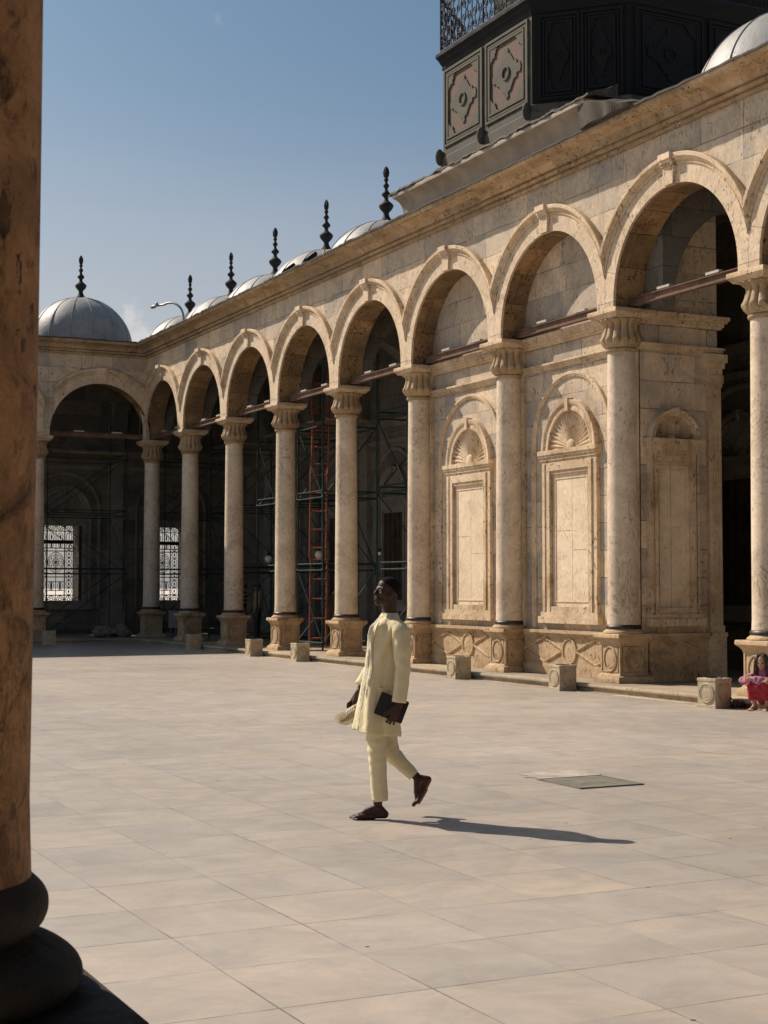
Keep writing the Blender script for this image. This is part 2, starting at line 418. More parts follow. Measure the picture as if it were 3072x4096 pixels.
def skin(name, c, c2, rough=0.5):
    m = NT(name); v = m.coords(rand=False)
    n = m.noise(v, 14, 5, 0.6)
    m.bump(m.noise(v, 160, 3), 0.12, 0.002)
    return m.done(m.mix(m.rng(n, 0.3, 0.7), c, c2), rough + 0.05, 0, 0.3)
M_SKIN = skin('dark_skin', (0.040, 0.020, 0.0135), (0.062, 0.031, 0.022))
M_SKINF = skin('fair_skin', (0.42, 0.22, 0.15), (0.48, 0.27, 0.19), 0.5)
M_SKINM = skin('brown_skin', (0.13, 0.075, 0.05), (0.16, 0.09, 0.06), 0.5)
def cloth(name, c, c2=None, scale=700, rough=0.85, wr=9.0, bump=0.35, thin=0.0):
    m = NT(name); v = m.coords(rand=False)
    n = m.noise(v, wr, 4, 0.55, 0.8)
    wv = m.noise(v, scale, 2)
    cr = m.noise(v, wr * 2.6, 5, 0.6, 2.2)
    m.bump(m.ma('MULTIPLY_ADD', cr, 0.7, m.ma('MULTIPLY_ADD', wv, 0.06, n)), bump, 0.022)
    m.b.inputs['Sheen Weight'].default_value = 0.15
    cc = m.mix(m.rng(n, 0.25, 0.75), c, c2 or tuple(x * 0.9 for x in c))
    if thin:
        tr = m.n('BsdfTranslucent', None, Color=cc); mx = m.n('MixShader', None, i0=thin, i1=m.b.outputs[0], i2=tr.outputs[0])
        m.t.links.new(mx.outputs[0], m.out.inputs[0])
    return m.done(cc, rough, 0, 0.2)
M_KAF = cloth('pale_yellow_cotton', (0.94, 0.84, 0.575), (0.91, 0.79, 0.49), wr=14, bump=0.4, thin=0.25)
M_LACE = cloth('cream_embroidery', (0.86, 0.82, 0.68), (0.74, 0.67, 0.46), wr=60, bump=0.9)
M_HAIR = plain('black_cropped_hair', (0.012, 0.009, 0.008), 0.95, var=0.3, scale=200, bump=0.3, spec=0.08)
# ------------------------------------------------------------------ layout (metres; camera stands at x=0, y=0)
AX, EY = 14.87, 46.44          # axis lines of the right-hand and the far colonnade
S, SE = 3.634, 3.55            # column spacing along each
def CY(i): return EY - S * i
WX, EF = 14.57, 46.14          # court faces of the two arcade walls
PZ = 0.13                      # top of the gallery step
Z0, ZC, RA = 6.31, 6.42, 1.585 # abacus top, arch centre, arch radius
ZK = 8.87                      # underside of the cornice
THK = 0.58

def MR(t, n, z): return (WX - n, t, z)      # right wall: n outward = -x
def MF(t, n, z): return (t, EF - n, z)      # far wall: n outward = -y

# ------------------------------------------------------------------ ground, floor, steps
mb = MB(); mb.add([(-900, -400, -0.06), (900, -400, -0.06), (900, 1500, -0.06), (-900, 1500, -0.06)], [(0, 1, 2, 3)])
tag(mb.build('ground', M_GROUND, smooth=None, fix=False), None, None, kind='structure')
mb = MB(); mb.add([(-30, -1.9, 0), (14.12, -1.9, 0), (14.12, 45.71, 0), (-30, 45.71, 0)], [(0, 1, 2, 3)])
tag(mb.build('courtyard_floor', M_FLOOR, smooth=None, fix=False), None, None, kind='structure')
mb = MB()
prof = [(0.0, -0.02), (0.0, 0.05), (-0.015, 0.055), (-0.035, 0.075), (-0.04, 0.095), (-0.03, 0.118), (-0.005, PZ), (0.03, PZ)]
def steprow(y, j):
    w = 0.012 * mnoise.noise((y * 0.9, 3.1, j)) + 0.008 * mnoise.noise((y * 4.1, 7.1, j))
    return [(14.12 + p + w, y, z if z <= 0 else z + 0.35 * w * (z / PZ)) for p, z in prof]
ys = [2.0 + k * 0.22 for k in range(int((45.66 - 2.0) / 0.22))]
mb.rows([steprow(y, 0) for y in ys] + [steprow(45.69, 0)], cyc=False)
xs = [14.10 - k * 0.3 for k in range(90)]
mb.rows([[(x + 0.0, 45.69 + p + 0.012 * mnoise.noise((x, 0, 0)), z) for p, z in prof] for x in xs], cyc=False)
mb.box(14.145, 19.0, 2.0, 50.6, 0.0, PZ - 0.004)
mb.box(-14, 14.14, 45.715, 50.6, 0.0, PZ - 0.004)
tag(mb.build('gallery_step', M_STEP, smooth=40), None, None, kind='structure')
# thin marble kerb strip lying along the step
mb = MB()
for k in range(44):
    y0 = 2.0 + k * 1.0
    mb.box(13.86 + 0.02 * random.random(), 14.115, y0, y0 + 0.985, 0.0, 0.006)
tag(mb.build('kerb_strip', M_STEP, smooth=None), None, None, kind='structure')

# ------------------------------------------------------------------ columns
def chaikin(p, n=2):
    for _ in range(n):
        q = [p[0]]
        for a, b in zip(p[:-1], p[1:]): q += [(0.75 * a[0] + 0.25 * b[0], 0.75 * a[1] + 0.25 * b[1]), (0.25 * a[0] + 0.75 * b[0], 0.25 * a[1] + 0.75 * b[1])]
        p = q + [p[-1]]
    return p
def column_meshes(kind):
    """dict name -> list of MB, local with z=0 on the step"""
    d = {}
    p = MB()
    p.squares([(0.36, 0), (0.36, 0.05), (0.345, 0.075), (0.335, 0.10), (0.30, 0.115), (0.285, 0.14), (0.275, 0.15), (0.275, 0.62), (0.285, 0.63), (0.285, 0.65), (0.295, 0.66), (0.31, 0.685), (0.335, 0.71), (0.355, 0.725), (0.365, 0.735), (0.365, 0.785), (0.355, 0.80)] if kind == 'far' else [(0.42, 0), (0.42, 0.1), (0.36, 0.12), (0.275, 0.15), (0.275, 0.60), (0.31, 0.64), (0.36, 0.68), (0.41, 0.71), (0.43, 0.73), (0.435, 0.74), (0.435, 0.79), (0.43, 0.80)])
    d['pedestal'] = p
    b = MB()
    if kind == 'far':
        b.revolve([(0.335, 0.795), (0.345, 0.815), (0.335, 0.84), (0.305, 0.855), (0.29, 0.875)], 40)
        d['base'] = b
        c = MB(); c.revolve([(0.27, 0.865), (0.295, 0.875), (0.303, 0.90), (0.298, 0.925), (0.275, 0.945), (0.262, 0.95)], 40); d['collar'] = c
        z0 = 0.94
    else:
        b.revolve(chaikin([(0.33, 0.795), (0.372, 0.797), (0.398, 0.83), (0.39, 0.87), (0.345, 0.905), (0.30, 0.92), (0.275, 0.93), (0.27, 0.945)]), 64)
        d['base'] = b
        c = MB(); c.revolve(chaikin([(0.26, 0.925), (0.275, 0.932), (0.305, 0.95), (0.32, 0.985), (0.316, 1.02), (0.292, 1.048), (0.268, 1.065)]), 64); d['collar'] = c
        z0 = 1.04
    s = MB(); pr = []
    for k in range(25):
        t = k / 24; z = z0 + (5.52 - z0) * t
        r = 0.263 - 0.026 * t ** 1.5
        if kind == 'near': r = 0.272 + 0.012 * math.sin(PI * min(1, t * 1.1))
        if t < 0.02: r += 0.008
        pr.append((r, z))
    s.revolve(pr, 48); d['shaft'] = s
    a = MB(); a.revolve([(0.235, 5.47), (0.262, 5.48), (0.278, 5.505), (0.275, 5.53), (0.25, 5.55)], 40); d['astragal'] = a
    cp = MB(); N = 14
    def leaf(r, z, an):
        t = (z - 5.54) / 0.50
        if t < 0.08 or t > 0.97: return r
        u = abs(math.sin(N * an / 2))
        env = min(1, (t - 0.08) / 0.2) * min(1, (0.97 - t) / 0.12)
        g = (1 - u) ** 2.2
        tip = max(0, 1 - abs(t - (0.22 + 0.10 * u)) / 0.10) * 0.022
        top = max(0, 1 - abs(t - (0.86 + 0.07 * u)) / 0.08) * 0.026
        return r - 0.045 * g * env + (tip + top) * (0.3 + 0.7 * u)
    prof = [(0.24, 5.54), (0.268, 5.555), (0.305, 5.585), (0.335, 5.62), (0.35, 5.665), (0.346, 5.71), (0.332, 5.76), (0.316, 5.81), (0.303, 5.86), (0.297, 5.90), (0.300, 5.935), (0.318, 5.97), (0.345, 5.995), (0.358, 6.015), (0.350, 6.032), (0.30, 6.04)]
    fine = []
    for i in range(len(prof) - 1):
        for k in range(2): fine.append(tuple(lerp(prof[i][j], prof[i + 1][j], k / 2) for j in (0, 1)))
    fine.append(prof[-1]); cp.revolve(fine, N * 8, mod=leaf); d['capital'] = cp
    ab = MB(); ab.squares([(0.345, 6.03), (0.355, 6.05), (0.375, 6.07), (0.40, 6.095), (0.41, 6.105), (0.41, 6.165), (0.40, 6.178)]); d['abacus'] = ab
    return d
def roundel(face, w=0.165, h=0.2):
    m = MB()
    def M(t, n, z):
        return {0: (-0.275 - n, t, z), 1: (t, -0.275 - n, z), 2: (0.275 + n, t, z), 3: (t, 0.275 + n, z)}[face]
    m.M = M
    cz = 0.385
    pts = [(w * math.cos(2 * PI * k / 28), 0.0, cz + h * math.sin(2 * PI * k / 28)) for k in range(28)]
    m.tube(pts, 0.022, 6, closed=True)
    m.add([(0, 0.012, cz)] + [(0.78 * x, 0.006, cz + 0.78 * (z - cz)) for x, y, z in pts], [(0, 1 + k, 1 + (k + 1) % 28) for k in range(28)])
    fr = [(-0.225, 0, 0.175), (0.225, 0, 0.175), (0.225, 0, 0.595), (-0.225, 0, 0.595)]
    m.tube(fr, 0.011, 4, closed=True)
    return m
MATS = {'pedestal': M_PED, 'base': M_PED, 'collar': M_BRONZE, 'shaft': M_SHAFT, 'astragal': M_CAP, 'capital': M_CAP, 'abacus': M_TRIM}
def make_column(kind, label, loc, group):
    root = thing('stone_column', label, 'column', loc, 0, group)
    for nm, m in column_meshes(kind).items():
        mat = MATS[nm]
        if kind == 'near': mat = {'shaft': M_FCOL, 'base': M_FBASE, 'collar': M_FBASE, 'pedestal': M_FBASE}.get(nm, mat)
        o = m.build(nm, mat, root, smooth=40 if nm not in ('capital',) else 60, world=False)
        if nm == 'pedestal':
            for f in range(4): roundel(f).build('roundel', mat, o, smooth=50, world=False)
    return root
GC = 'stone columns of the courtyard arcades'
labels = ['grey shaded column in the inner corner where the two arcades meet',
          'shaded column with a dim stone cube standing in front of its pedestal',
          'third column from the corner, above the stone cube at the shadow edge',
          'sunlit column just right of the two workers standing in the gallery',
          'sunlit column between the orange ladder and the man in pale yellow',
          'sunlit ochre stained column rising right behind the shoulder of the walking man',
          'heavily pitted column standing between the two sunlit blind niches',
          'broad sunlit column at the corner of the niche wall where the dark opening begins',
          'column cut by the right edge of the photo, behind the crouching woman',
          'next column of the long arcade beyond the crouching woman']
col0 = make_column('far', labels[0], (AX, EY, PZ), GC)
for i in range(1, 10):
    c = dup(col0, (AX, CY(i), PZ)); c['label'] = labels[i]
elab = ['column of the far shaded arcade mostly hidden behind the big foreground column', 'second column of the far arcade hidden behind the big foreground column']
for k in (1, 2):
    c = dup(col0, (AX - SE * k - 0.13, EY, PZ)); c['label'] = elab[k - 1]
near = make_column('near', 'dark blotchy foreground column filling the left edge of the photo', (0.56, 3.52, 0.0), GC)
near2 = dup(near, (0.56 + SE, 3.52, 0.0)); near2['label'] = 'column of the near gallery standing to the right of the viewpoint'
near3 = dup(near, (0.56 - SE, 3.52, 0.0)); near3['label'] = 'column of the near gallery standing to the left of the viewpoint'

# ------------------------------------------------------------------ arcade walls
def arcade_wall(M, bays, t0, t1, ztop, r=RA, zc=ZC, z0=Z0, T=THK, seg=36):
    w = MB(M); sf = MB(M)
    marks = [t0]
    for tc in bays: marks += [tc - r, tc + r]
    marks.append(t1)
    def quad(b, p): b.add(p, [(0, 1, 2, 3)])
    for n in (0.0, -T):
        for k in range(0, len(marks), 2):
            a, b = marks[k], marks[k + 1]
            if abs(b - a) > 1e-5: quad(w, [(a, n, z0), (b, n, z0), (b, n, ztop), (a, n, ztop)])
        for tc in bays:
            pts = [(tc - r, z0)] + [(tc - r * math.cos(PI * i / seg), zc + r * math.sin(PI * i / seg)) for i in range(seg + 1)] + [(tc + r, z0)]
            for (ta, za), (tb, zb) in zip(pts[:-1], pts[1:]):
                if abs(tb - ta) > 1e-6: quad(w, [(ta, n, za), (tb, n, zb), (tb, n, ztop), (ta, n, ztop)])
    for tc in bays:
        pts = [(tc - r, z0)] + [(tc - r * math.cos(PI * i / seg), zc + r * math.sin(PI * i / seg)) for i in range(seg + 1)] + [(tc + r, z0)]
        for (ta, za), (tb, zb) in zip(pts[:-1], pts[1:]):
            quad(sf, [(ta, 0, za), (tb, 0, zb), (tb, -T, zb), (ta, -T, za)])
    for k in range(0, len(marks), 2):
        a, b = marks[k], marks[k + 1]
        if abs(b - a) > 1e-5: quad(w, [(a, 0, z0), (b, 0, z0), (b, -T, z0), (a, -T, z0)])
    quad(w, [(t0, 0, ztop), (t1, 0, ztop), (t1, -T, ztop), (t0, -T, ztop)])
    for t in (t0, t1): quad(w, [(t, 0, z0), (t, -T, z0), (t, -T, ztop), (t, 0, ztop)])
    return w, sf
def archivolt(M, tc, lim, parent):
    a = MB(); N = 11
    for k in range(N):               # voussoir blocks with hairline joints
        g = 0.0017
        a.archsweep([(RA - 0.006, -0.02), (RA - 0.006, 0.028), (1.86, 0.028), (1.86, -0.02)], tc, ZC, None, None, PI * k / N + g, PI * (k + 1) / N - g, 6)
    for sgn in (-1, 1):
        x0, x1 = sorted((tc + sgn * (RA - 0.006), tc + sgn * 1.86))
        a.box(x0, x1, -0.02, 0.028, Z0, ZC - 0.004)
    a.cut(tc - lim, tc + lim, M)
    o = a.build('archivolt', M_ARCH, parent, smooth=30)
    h = MB()
    h.archsweep([(1.862, -0.02), (1.862, 0.045), (1.885, 0.06), (1.90, 0.045), (1.915, 0.05), (1.935, 0.085), (1.965, 0.105), (1.975, 0.12), (2.03, 0.12), (2.04, 0.11), (2.04, -0.02)], tc, ZC, None, None, 0.0, PI, 72)
    h.cut(tc - lim, tc + lim, M)
    h.build('hood_moulding', M_TRIM, o, smooth=30)
    k = MB(M)
    z0, z1 = ZC + RA - 0.015, ZC + 2.0
    k.prism([(tc - 0.11, z0), (tc + 0.11, z0), (tc + 0.14, z1 - 0.14), (tc - 0.14, z1 - 0.14)], -0.02, 0.085)
    for za, zb, p in ((z1 - 0.139, z1 - 0.10, 0.115), (z1 - 0.099, z1 - 0.05, 0.14), (z1 - 0.049, z1 + 0.05, 0.175)):
        k.box(tc - 0.145, tc + 0.145, -0.02, p, za, zb)
    k.build('keystone', M_ARCH, parent, smooth=None)
def tie_beam(M, tc, half, parent):
    b = MB(M)
    b.box(tc - half, tc + half, -0.36, -0.26, 6.345, 6.36)
    b.box(tc - half, tc + half, -0.322, -0.298, 6.36, 6.47)
    b.box(tc - half, tc + half, -0.36, -0.26, 6.47, 6.485)
    b.build('tie_beam', M_TIE, parent, smooth=None)
CORN = [(0, 8.86), (0.055, 8.86), (0.06, 8.90), (0.055, 8.925), (0.03, 8.93), (0.03, 8.942), (0.11, 8.947), (0.12, 8.975), (0.115, 9.005), (0.085, 9.01), (0.085, 9.022), (0.165, 9.027), (0.18, 9.05), (0.19, 9.085), (0.225, 9.125), (0.29, 9.155), (0.35, 9.165), (0.40, 9.172), (0.445, 9.195), (0.465, 9.23), (0.465, 9.272)]

rw = thing('arcade_wall', 'long sunlit stone arcade wall with row of round arches under a moulded cornice', 'arcade', (WX, 30, 0))
bays = [CY(i + 0.5) for i in range(9)]
w, sf = arcade_wall(MR, list(reversed(bays)), CY(9) - 0.3, EF + THK, 9.26)
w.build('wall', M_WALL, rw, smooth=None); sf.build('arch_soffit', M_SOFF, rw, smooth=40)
for tc in bays:
    archivolt(MR, tc, S / 2 - 0.003, rw); tie_beam(MR, tc, RA + 0.02, rw)
def cornice(rowf, ts, parent, name='cornice'):
    c = MB(); c.rows([rowf(t) for t in ts], cyc=False); return c.build(name, M_CORN, parent, smooth=25)
def jit(t, p, k=0.0): return 0.006 * mnoise.noise((t * 1.7 + k, p * 9, 1.3)) + 0.004 * mnoise.noise((t * 7 + k, p * 5, 4.3))
def cr(t):
    return [(WX - p - (jit(t, p) if p > 0 else 0), min(t, EF - p), z + jit(t, z, 50) * 0.7) for p, z in CORN]
tsr = [CY(9) - 0.3 + k * 0.16 for k in range(int((EF + 0.0 - CY(9) + 0.3) / 0.16) + 1)] + [EF + 0.001]
cornice(cr, tsr, rw)
def cf(t):
    return [(min(t, WX - p), EF - p - (jit(t, p, 9) if p > 0 else 0), z + jit(t, z, 70) * 0.7) for p, z in CORN]
fw = thing('arcade_wall', 'short shaded arcade wall across the far end of the court', 'arcade', (8, EF, 0))
ebays = [AX - SE * (k + 0.5) for k in range(4)]
w, sf = arcade_wall(MF, list(reversed(ebays)), AX - SE * 4 - 0.3, WX, 9.26)
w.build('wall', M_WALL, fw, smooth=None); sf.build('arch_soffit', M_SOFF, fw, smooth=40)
for tc in ebays:
    lim = SE / 2 - 0.003
    archivolt(MF, tc, lim if tc < 12 else WX - tc - 0.003, fw); tie_beam(MF, tc, RA + 0.02, fw)
tsf = [WX + 0.001] + [WX - k * 0.16 for k in range(1, 95)]
cornice(cf, tsf, fw)
# ragged dark lead edge along the cornice tops
def lead_edge(rowf, ts, parent):
    m = MB(); rs = []
    for t in ts:
        a = 0.02 * mnoise.noise((t * 1.3, 5.5, 0)) + 0.016 * mnoise.noise((t * 6.1, 8.5, 0))
        rs.append(rowf(t, a))
    m.rows(rs, cyc=True, cap0=True, cap1=True); m.build('lead_edge', M_LEADC, parent, smooth=None)
lead_edge(lambda t, a: [(WX - 0.49 - a, min(t, EF - 0.49 - a), 9.262 + a * 0.6), (WX - 0.49 - a, min(t, EF - 0.49 - a), 9.298 + a), (WX - 0.20, min(t, EF - 0.2), 9.33), (WX + 0.5, min(t, EF + 0.4), 9.36), (WX + 0.5, min(t, EF + 0.4), 9.28), (WX - 0.2, min(t, EF - 0.2), 9.275)], tsr, rw)
lead_edge(lambda t, a: [(min(t, WX - 0.49 - a), EF - 0.49 - a, 9.262 + a * 0.6), (min(t, WX - 0.49 - a), EF - 0.49 - a, 9.298 + a), (min(t, WX - 0.2), EF - 0.20, 9.33), (min(t, WX + 0.4), EF + 0.5, 9.36), (min(t, WX + 0.4), EF + 0.5, 9.28), (min(t, WX - 0.2), EF - 0.2, 9.275)], tsf, fw)

# raised lead cove in the middle of the right cornice, below the clock tower
cv = MB(); y0c, y1c = 20.75, 27.75
cprof = [(0.33, 9.30), (0.335, 9.38), (0.35, 9.46), (0.385, 9.545), (0.44, 9.61), (0.52, 9.655), (0.585, 9.67), (0.60, 9.675), (0.605, 9.72)]
ysc = [y0c + (y1c - y0c) * k / 60 for k in range(61)]
rs = []
for y in ysc:
    a = 0.014 * mnoise.noise((y * 1.1, 2.2, 0))
    rs.append([(WX - p - a, y, z) for p, z in cprof] + [(WX - 0.60 - a, y, 9.745), (WX - 0.3, y, 9.77), (WX - 0.1, y, 9.77), (WX - 0.1, y, 9.30)])
cv.rows(rs, cyc=True, cap0=True, cap1=True)
cove = cv.build('lead_cove', M_COVE, rw, smooth=30)
fl = MB(); rs = []
for k in range(141):
    y = y0c - 0.15 + (y1c - y0c + 0.3) * k / 140
    a = 0.05 * mnoise.noise((y * 2.3, 1.7, 3)) + 0.03 * mnoise.noise((y * 7, 2.7, 3)); b = 0.035 * mnoise.noise((y * 3.9, 9.7, 3)) + 0.02 * mnoise.noise((y * 11, 9.7, 5))
    rs.append([(WX - 0.62 - a, y, 9.755 + b), (WX - 0.60 - a, y, 9.80 + b * 1.3), (WX - 0.42, y, 9.86 + b + a), (WX - 0.22 + a, y, 9.93 + b), (WX - 0.02, y, 10.02 + 0.7 * a), (WX - 0.02, y, 9.78), (WX - 0.4, y, 9.773)])
fl.rows(rs, cyc=True, cap0=True, cap1=True); fl.build('torn_flashing', M_LEADC, rw, smooth=None)
fl = MB(); rs = []
for k in range(30):        # crumpled sheet hanging at the near end of the cove
    y = y0c + 0.25 - k * 0.05
    a = 0.06 * mnoise.noise((y * 3.3, 4.7, 3)); b = max(0, 1 - k / 29)
    rs.append([(WX - 0.56 - a * 1.2, y, 9.30), (WX - 0.60 - a, y, 9.34 + 0.42 * b + a), (WX - 0.3 + a, y, 9.40 + 0.45 * b - a), (WX + 0.1, y, 9.42 + 0.5 * b + a), (WX + 0.1, y, 9.29)])
fl.rows(rs, cyc=True, cap0=True, cap1=True); fl.build('crumpled_flashing', M_LEADC, rw, smooth=None)

# ------------------------------------------------------------------ niches
def fan(M, tc, zc, r, parent, mat, d=0.05, ribs=21):
    f = MB(M); rs = []
    NR, NA = 10, ribs * 6
    for i in range(NR + 1):
        q = 0.2 + 0.8 * i / NR; rr = r * q; row = []
        for j in range(NA + 1):
            a = PI * j / NA
            cor = 0.5 + 0.5 * math.cos(2 * PI * ribs * j / NA)
            dep = 0.012 + d * q ** 1.6 - 0.052 * q * (1 - cor)
            row.append((tc + rr * math.cos(a), dep, zc + rr * math.sin(a)))
        rs.append(row)
    f.rows(rs, cyc=False)
    rs = []
    for i in range(6):
        ph = PI / 2 * i / 5
        rs.append([(tc + 0.2 * r * math.cos(ph) * math.cos(PI * j / 16), 0.01 + 0.08 * math.sin(ph), zc + 0.2 * r * math.cos(ph) * math.sin(PI * j / 16) * 1.25) for j in range(17)])
    f.rows(rs, cyc=False)
    f.build('fan_shell', mat, parent, smooth=50)
def niche(M0, tc, parent, mats, outer=True, half=0.70, window=False, zb=1.05, dn=1.0):
    mt, ms = mats
    M = lambda t, n, z: M0(t, n * dn, z)
    n = MB(M)
    if outer:
        n.archsweep([(1.17, -0.02), (1.17, 0.03), (1.19, 0.05), (1.21, 0.05), (1.22, 0.07), (1.26, 0.07), (1.27, 0.05), (1.27, -0.02)], tc, 4.28, 0.95, None, 0, PI, 48)
    k = half / 0.72
    n.archsweep([(0.56 * k, -0.02), (0.56 * k, 0.10), (0.59 * k, 0.115), (0.62 * k, 0.10), (0.64 * k, 0.10), (0.655 * k, 0.125), (0.70 * k, 0.14), (0.72 * k, 0.14), (0.73 * k, -0.02)], tc, 4.17, None, None, 0, PI, 40)
    n.box(tc - 0.045, tc + 0.045, -0.02, 0.165, 4.17 + 0.555 * k, 4.17 + 0.75 * k)
    # impost band under the fan
    for z0, z1, p, e in ((3.93, 3.99, 0.10, 0.0), (3.99, 4.05, 0.13, 0.02), (4.05, 4.09, 0.165, 0.045), (4.09, 4.17, 0.19, 0.06)):
        n.box(tc - 0.73 * k - e, tc + 0.73 * k + e, -0.02, p, z0, z1)
    # stepped jambs and head of the panel
    for a, b, p in ((0.73, 0.66, 0.10), (0.66, 0.60, 0.075), (0.60, 0.52, 0.11)):
        for sg in (-1, 1):
            x0, x1 = sorted((tc + sg * a * k, tc + sg * b * k)); n.box(x0, x1, -0.02, p, zb + 0.20, 3.93)
    n.box(tc - 0.52 * k, tc + 0.52 * k, -0.02, 0.11, 3.80, 3.93); n.box(tc - 0.52 * k, tc + 0.52 * k, -0.02, 0.075, 3.74, 3.80)
    # sill
    n.box(tc - 0.52 * k, tc + 0.52 * k, -0.02, 0.09, zb + 0.20, zb + 0.30)
    n.box(tc - 0.76 * k, tc + 0.76 * k, -0.02, 0.13, zb + 0.12, zb + 0.20)
    n.box(tc - 0.80 * k, tc + 0.80 * k, -0.02, 0.17, zb, zb + 0.12)
    o = n.build('blind_niche' if not window else 'window_surround', mt, parent, smooth=35)
    fan(M, tc, 4.17, 0.572 * k, o, mt)
    if not window:
        p = MB(M); zt = 3.74; z0 = zb + 0.30; zm = lerp(z0, zt, 0.46)
        g = 0.005; x0 = -0.515 * k; xm = -0.02; x1 = 0.515 * k
        for a, b, c, d in ((x0, xm - g, z0, zm - 0.1), (x0, xm - g, zm - 0.1 + 2 * g, zt), (xm + g, x1, z0, zm + 0.25), (xm + g, x1, zm + 0.25 + 2 * g, zt)):
            p.box(tc + a, tc + b, -0.02, 0.012, c, d)
        # raised inner panel border
        for a, b, c, d in ((x0 + 0.09, x0 + 0.115, z0 + 0.1, zt - 0.1), (x1 - 0.115, x1 - 0.09, z0 + 0.1, zt - 0.1)):
            p.box(tc + a, tc + b, 0.011, 0.03, c, d)
        p.box(tc + x0 + 0.09, tc + x1 - 0.09, 0.011, 0.03, z0 + 0.08, z0 + 0.1); p.box(tc + x0 + 0.09, tc + x1 - 0.09, 0.011, 0.03, zt - 0.1, zt - 0.08)
        p.build('stone_panel', ms, o, smooth=None)
    return o
def plinth_relief(M, t0, t1, parent, mat, circ=True):
    b = MB(M); n0 = 0.10
    b.box(t0, t1, -0.02, n0, 0.13, 0.30); b.box(t0, t1, -0.02, n0 - 0.04, 0.30, 0.82)
    for z0, z1, p in ((0.30, 0.335, n0 - 0.015), (0.80, 0.835, n0 - 0.015), (0.835, 0.875, n0 + 0.02), (0.875, 0.93, n0 + 0.05)): b.box(t0, t1, -0.02, p, z0, z1)
    zc, hh = 0.567, 0.225; n = n0 - 0.035
    w = t1 - t0; tm = (t0 + t1) / 2
    if circ:
        segs = [((t0, zc), (tm - w * 0.27, zc + hh)), ((tm - w * 0.27, zc + hh), (tm - 0.2, zc)), ((t0, zc), (tm - w * 0.27, zc - hh)), ((tm - w * 0.27, zc - hh), (tm - 0.2, zc)),
                ((t1, zc), (tm + w * 0.27, zc + hh)), ((tm + w * 0.27, zc + hh), (tm + 0.2, zc)), ((t1, zc), (tm + w * 0.27, zc - hh)), ((tm + w * 0.27, zc - hh), (tm + 0.2, zc))]
        ring = [(tm + 0.21 * math.cos(2 * PI * k / 32), n, zc + 0.215 * math.sin(2 * PI * k / 32)) for k in range(32)]
        b.tube(ring, 0.03, 6, closed=True)
        b.tube([(tm + 0.8 * (x - tm), n, zc + 0.8 * (z - zc)) for x, _, z in ring], 0.013, 5, closed=True)
        b.add([(tm, n + 0.02, zc)] + [(tm + 0.75 * (x - tm), n + 0.006, zc + 0.75 * (z - zc)) for x, _, z in ring], [(0, 1 + k, 1 + (k + 1) % 32) for k in range(32)])
    else:
        segs = [((t0, zc), (tm, zc + hh)), ((tm, zc + hh), (t1, zc)), ((t0, zc), (tm, zc - hh)), ((tm, zc - hh), (t1, zc))]
    for (a, za), (c, zd) in segs:
        b.tube([(a, n, za), (c, n, zd)], 0.028, 5)
        off = 0.045 if zd > za else -0.045
        b.tube([(a, n, za - off * 0), (c, n, zd)], 0.02, 5) if False else None
    b.build('plinth', mat, parent, smooth=30)
def bands(M, t0, t1, parent, mat, e0=0.0, e1=0.0):
    b = MB(M)
    for z0, z1, p in ((6.10, 6.14, 0.06), (6.14, 6.20, 0.09), (6.20, 6.24, 0.13), (6.24, 6.305, 0.16), (5.66, 5.70, 0.05), (5.70, 5.74, 0.075), (5.74, 5.775, 0.10)):
        b.box(t0 - e0 * p, t1 + e1 * p, -0.02, p, z0, z1)
    b.build('entablature_band', mat, parent, smooth=None)

PXF, PYS = 15.06, 20.79     # front plane and side plane of the niche block
PXB, PYE = 16.70, 28.50
def MP(t, n, z): return (PXF - n, t, z)
def MS(t, n, z): return (t, PYS - n, z)
pw = thing('niche_wall', 'solid stone wall block with two sunlit blind niches filling two arcade bays', 'wall', (PXF, CY(6), 0))
b = MB(); b.box(PXF, PXB, PYS, PYE, PZ, 8.65); b.build('wall', M_WALL, pw, smooth=None)
for i in (5.5, 6.5):
    niche(MP, CY(i), pw, (M_TRIM, M_NICHE), half=0.862, dn=0.72)
    bands(MP, CY(i) - S / 2 + 0.27, CY(i) + S / 2 - 0.27, pw, M_TRIM)
    plinth_relief(MP, CY(i) - S / 2 + 0.30, CY(i) + S / 2 - 0.30, pw, M_PED)
    r = MB(MP)
    for sg in (-1, 1):   # carved rosettes in the spandrels
        for k in range(8):
            a = 2 * PI * k / 8
            r.ball((CY(i) + sg * 1.26 + 0.045 * math.cos(a), 0.012, 5.30 + 0.045 * math.sin(a)), (0.026, 0.016, 0.026), 8, 5)
        r.ball((CY(i) + sg * 1.26, 0.016, 5.30), (0.022, 0.022, 0.022), 8, 5)
    r.build('rosette', M_TRIM, pw, smooth=60)
for i in (5, 6, 7):      # pilaster strips behind the engaged columns
    p = MB(MP); y = CY(i)
    lo, hi = (y - 0.30, y + 0.30) if i != 7 else (PYS, y + 0.30)
    p.box(lo, hi, -0.02, 0.075, 0.93, 6.10); p.box(lo + 0.001, hi + 0.03, -0.02, 0.05, 0.93, 6.098)
    p.build('pilaster_strip', M_TRIM, pw, smooth=None)
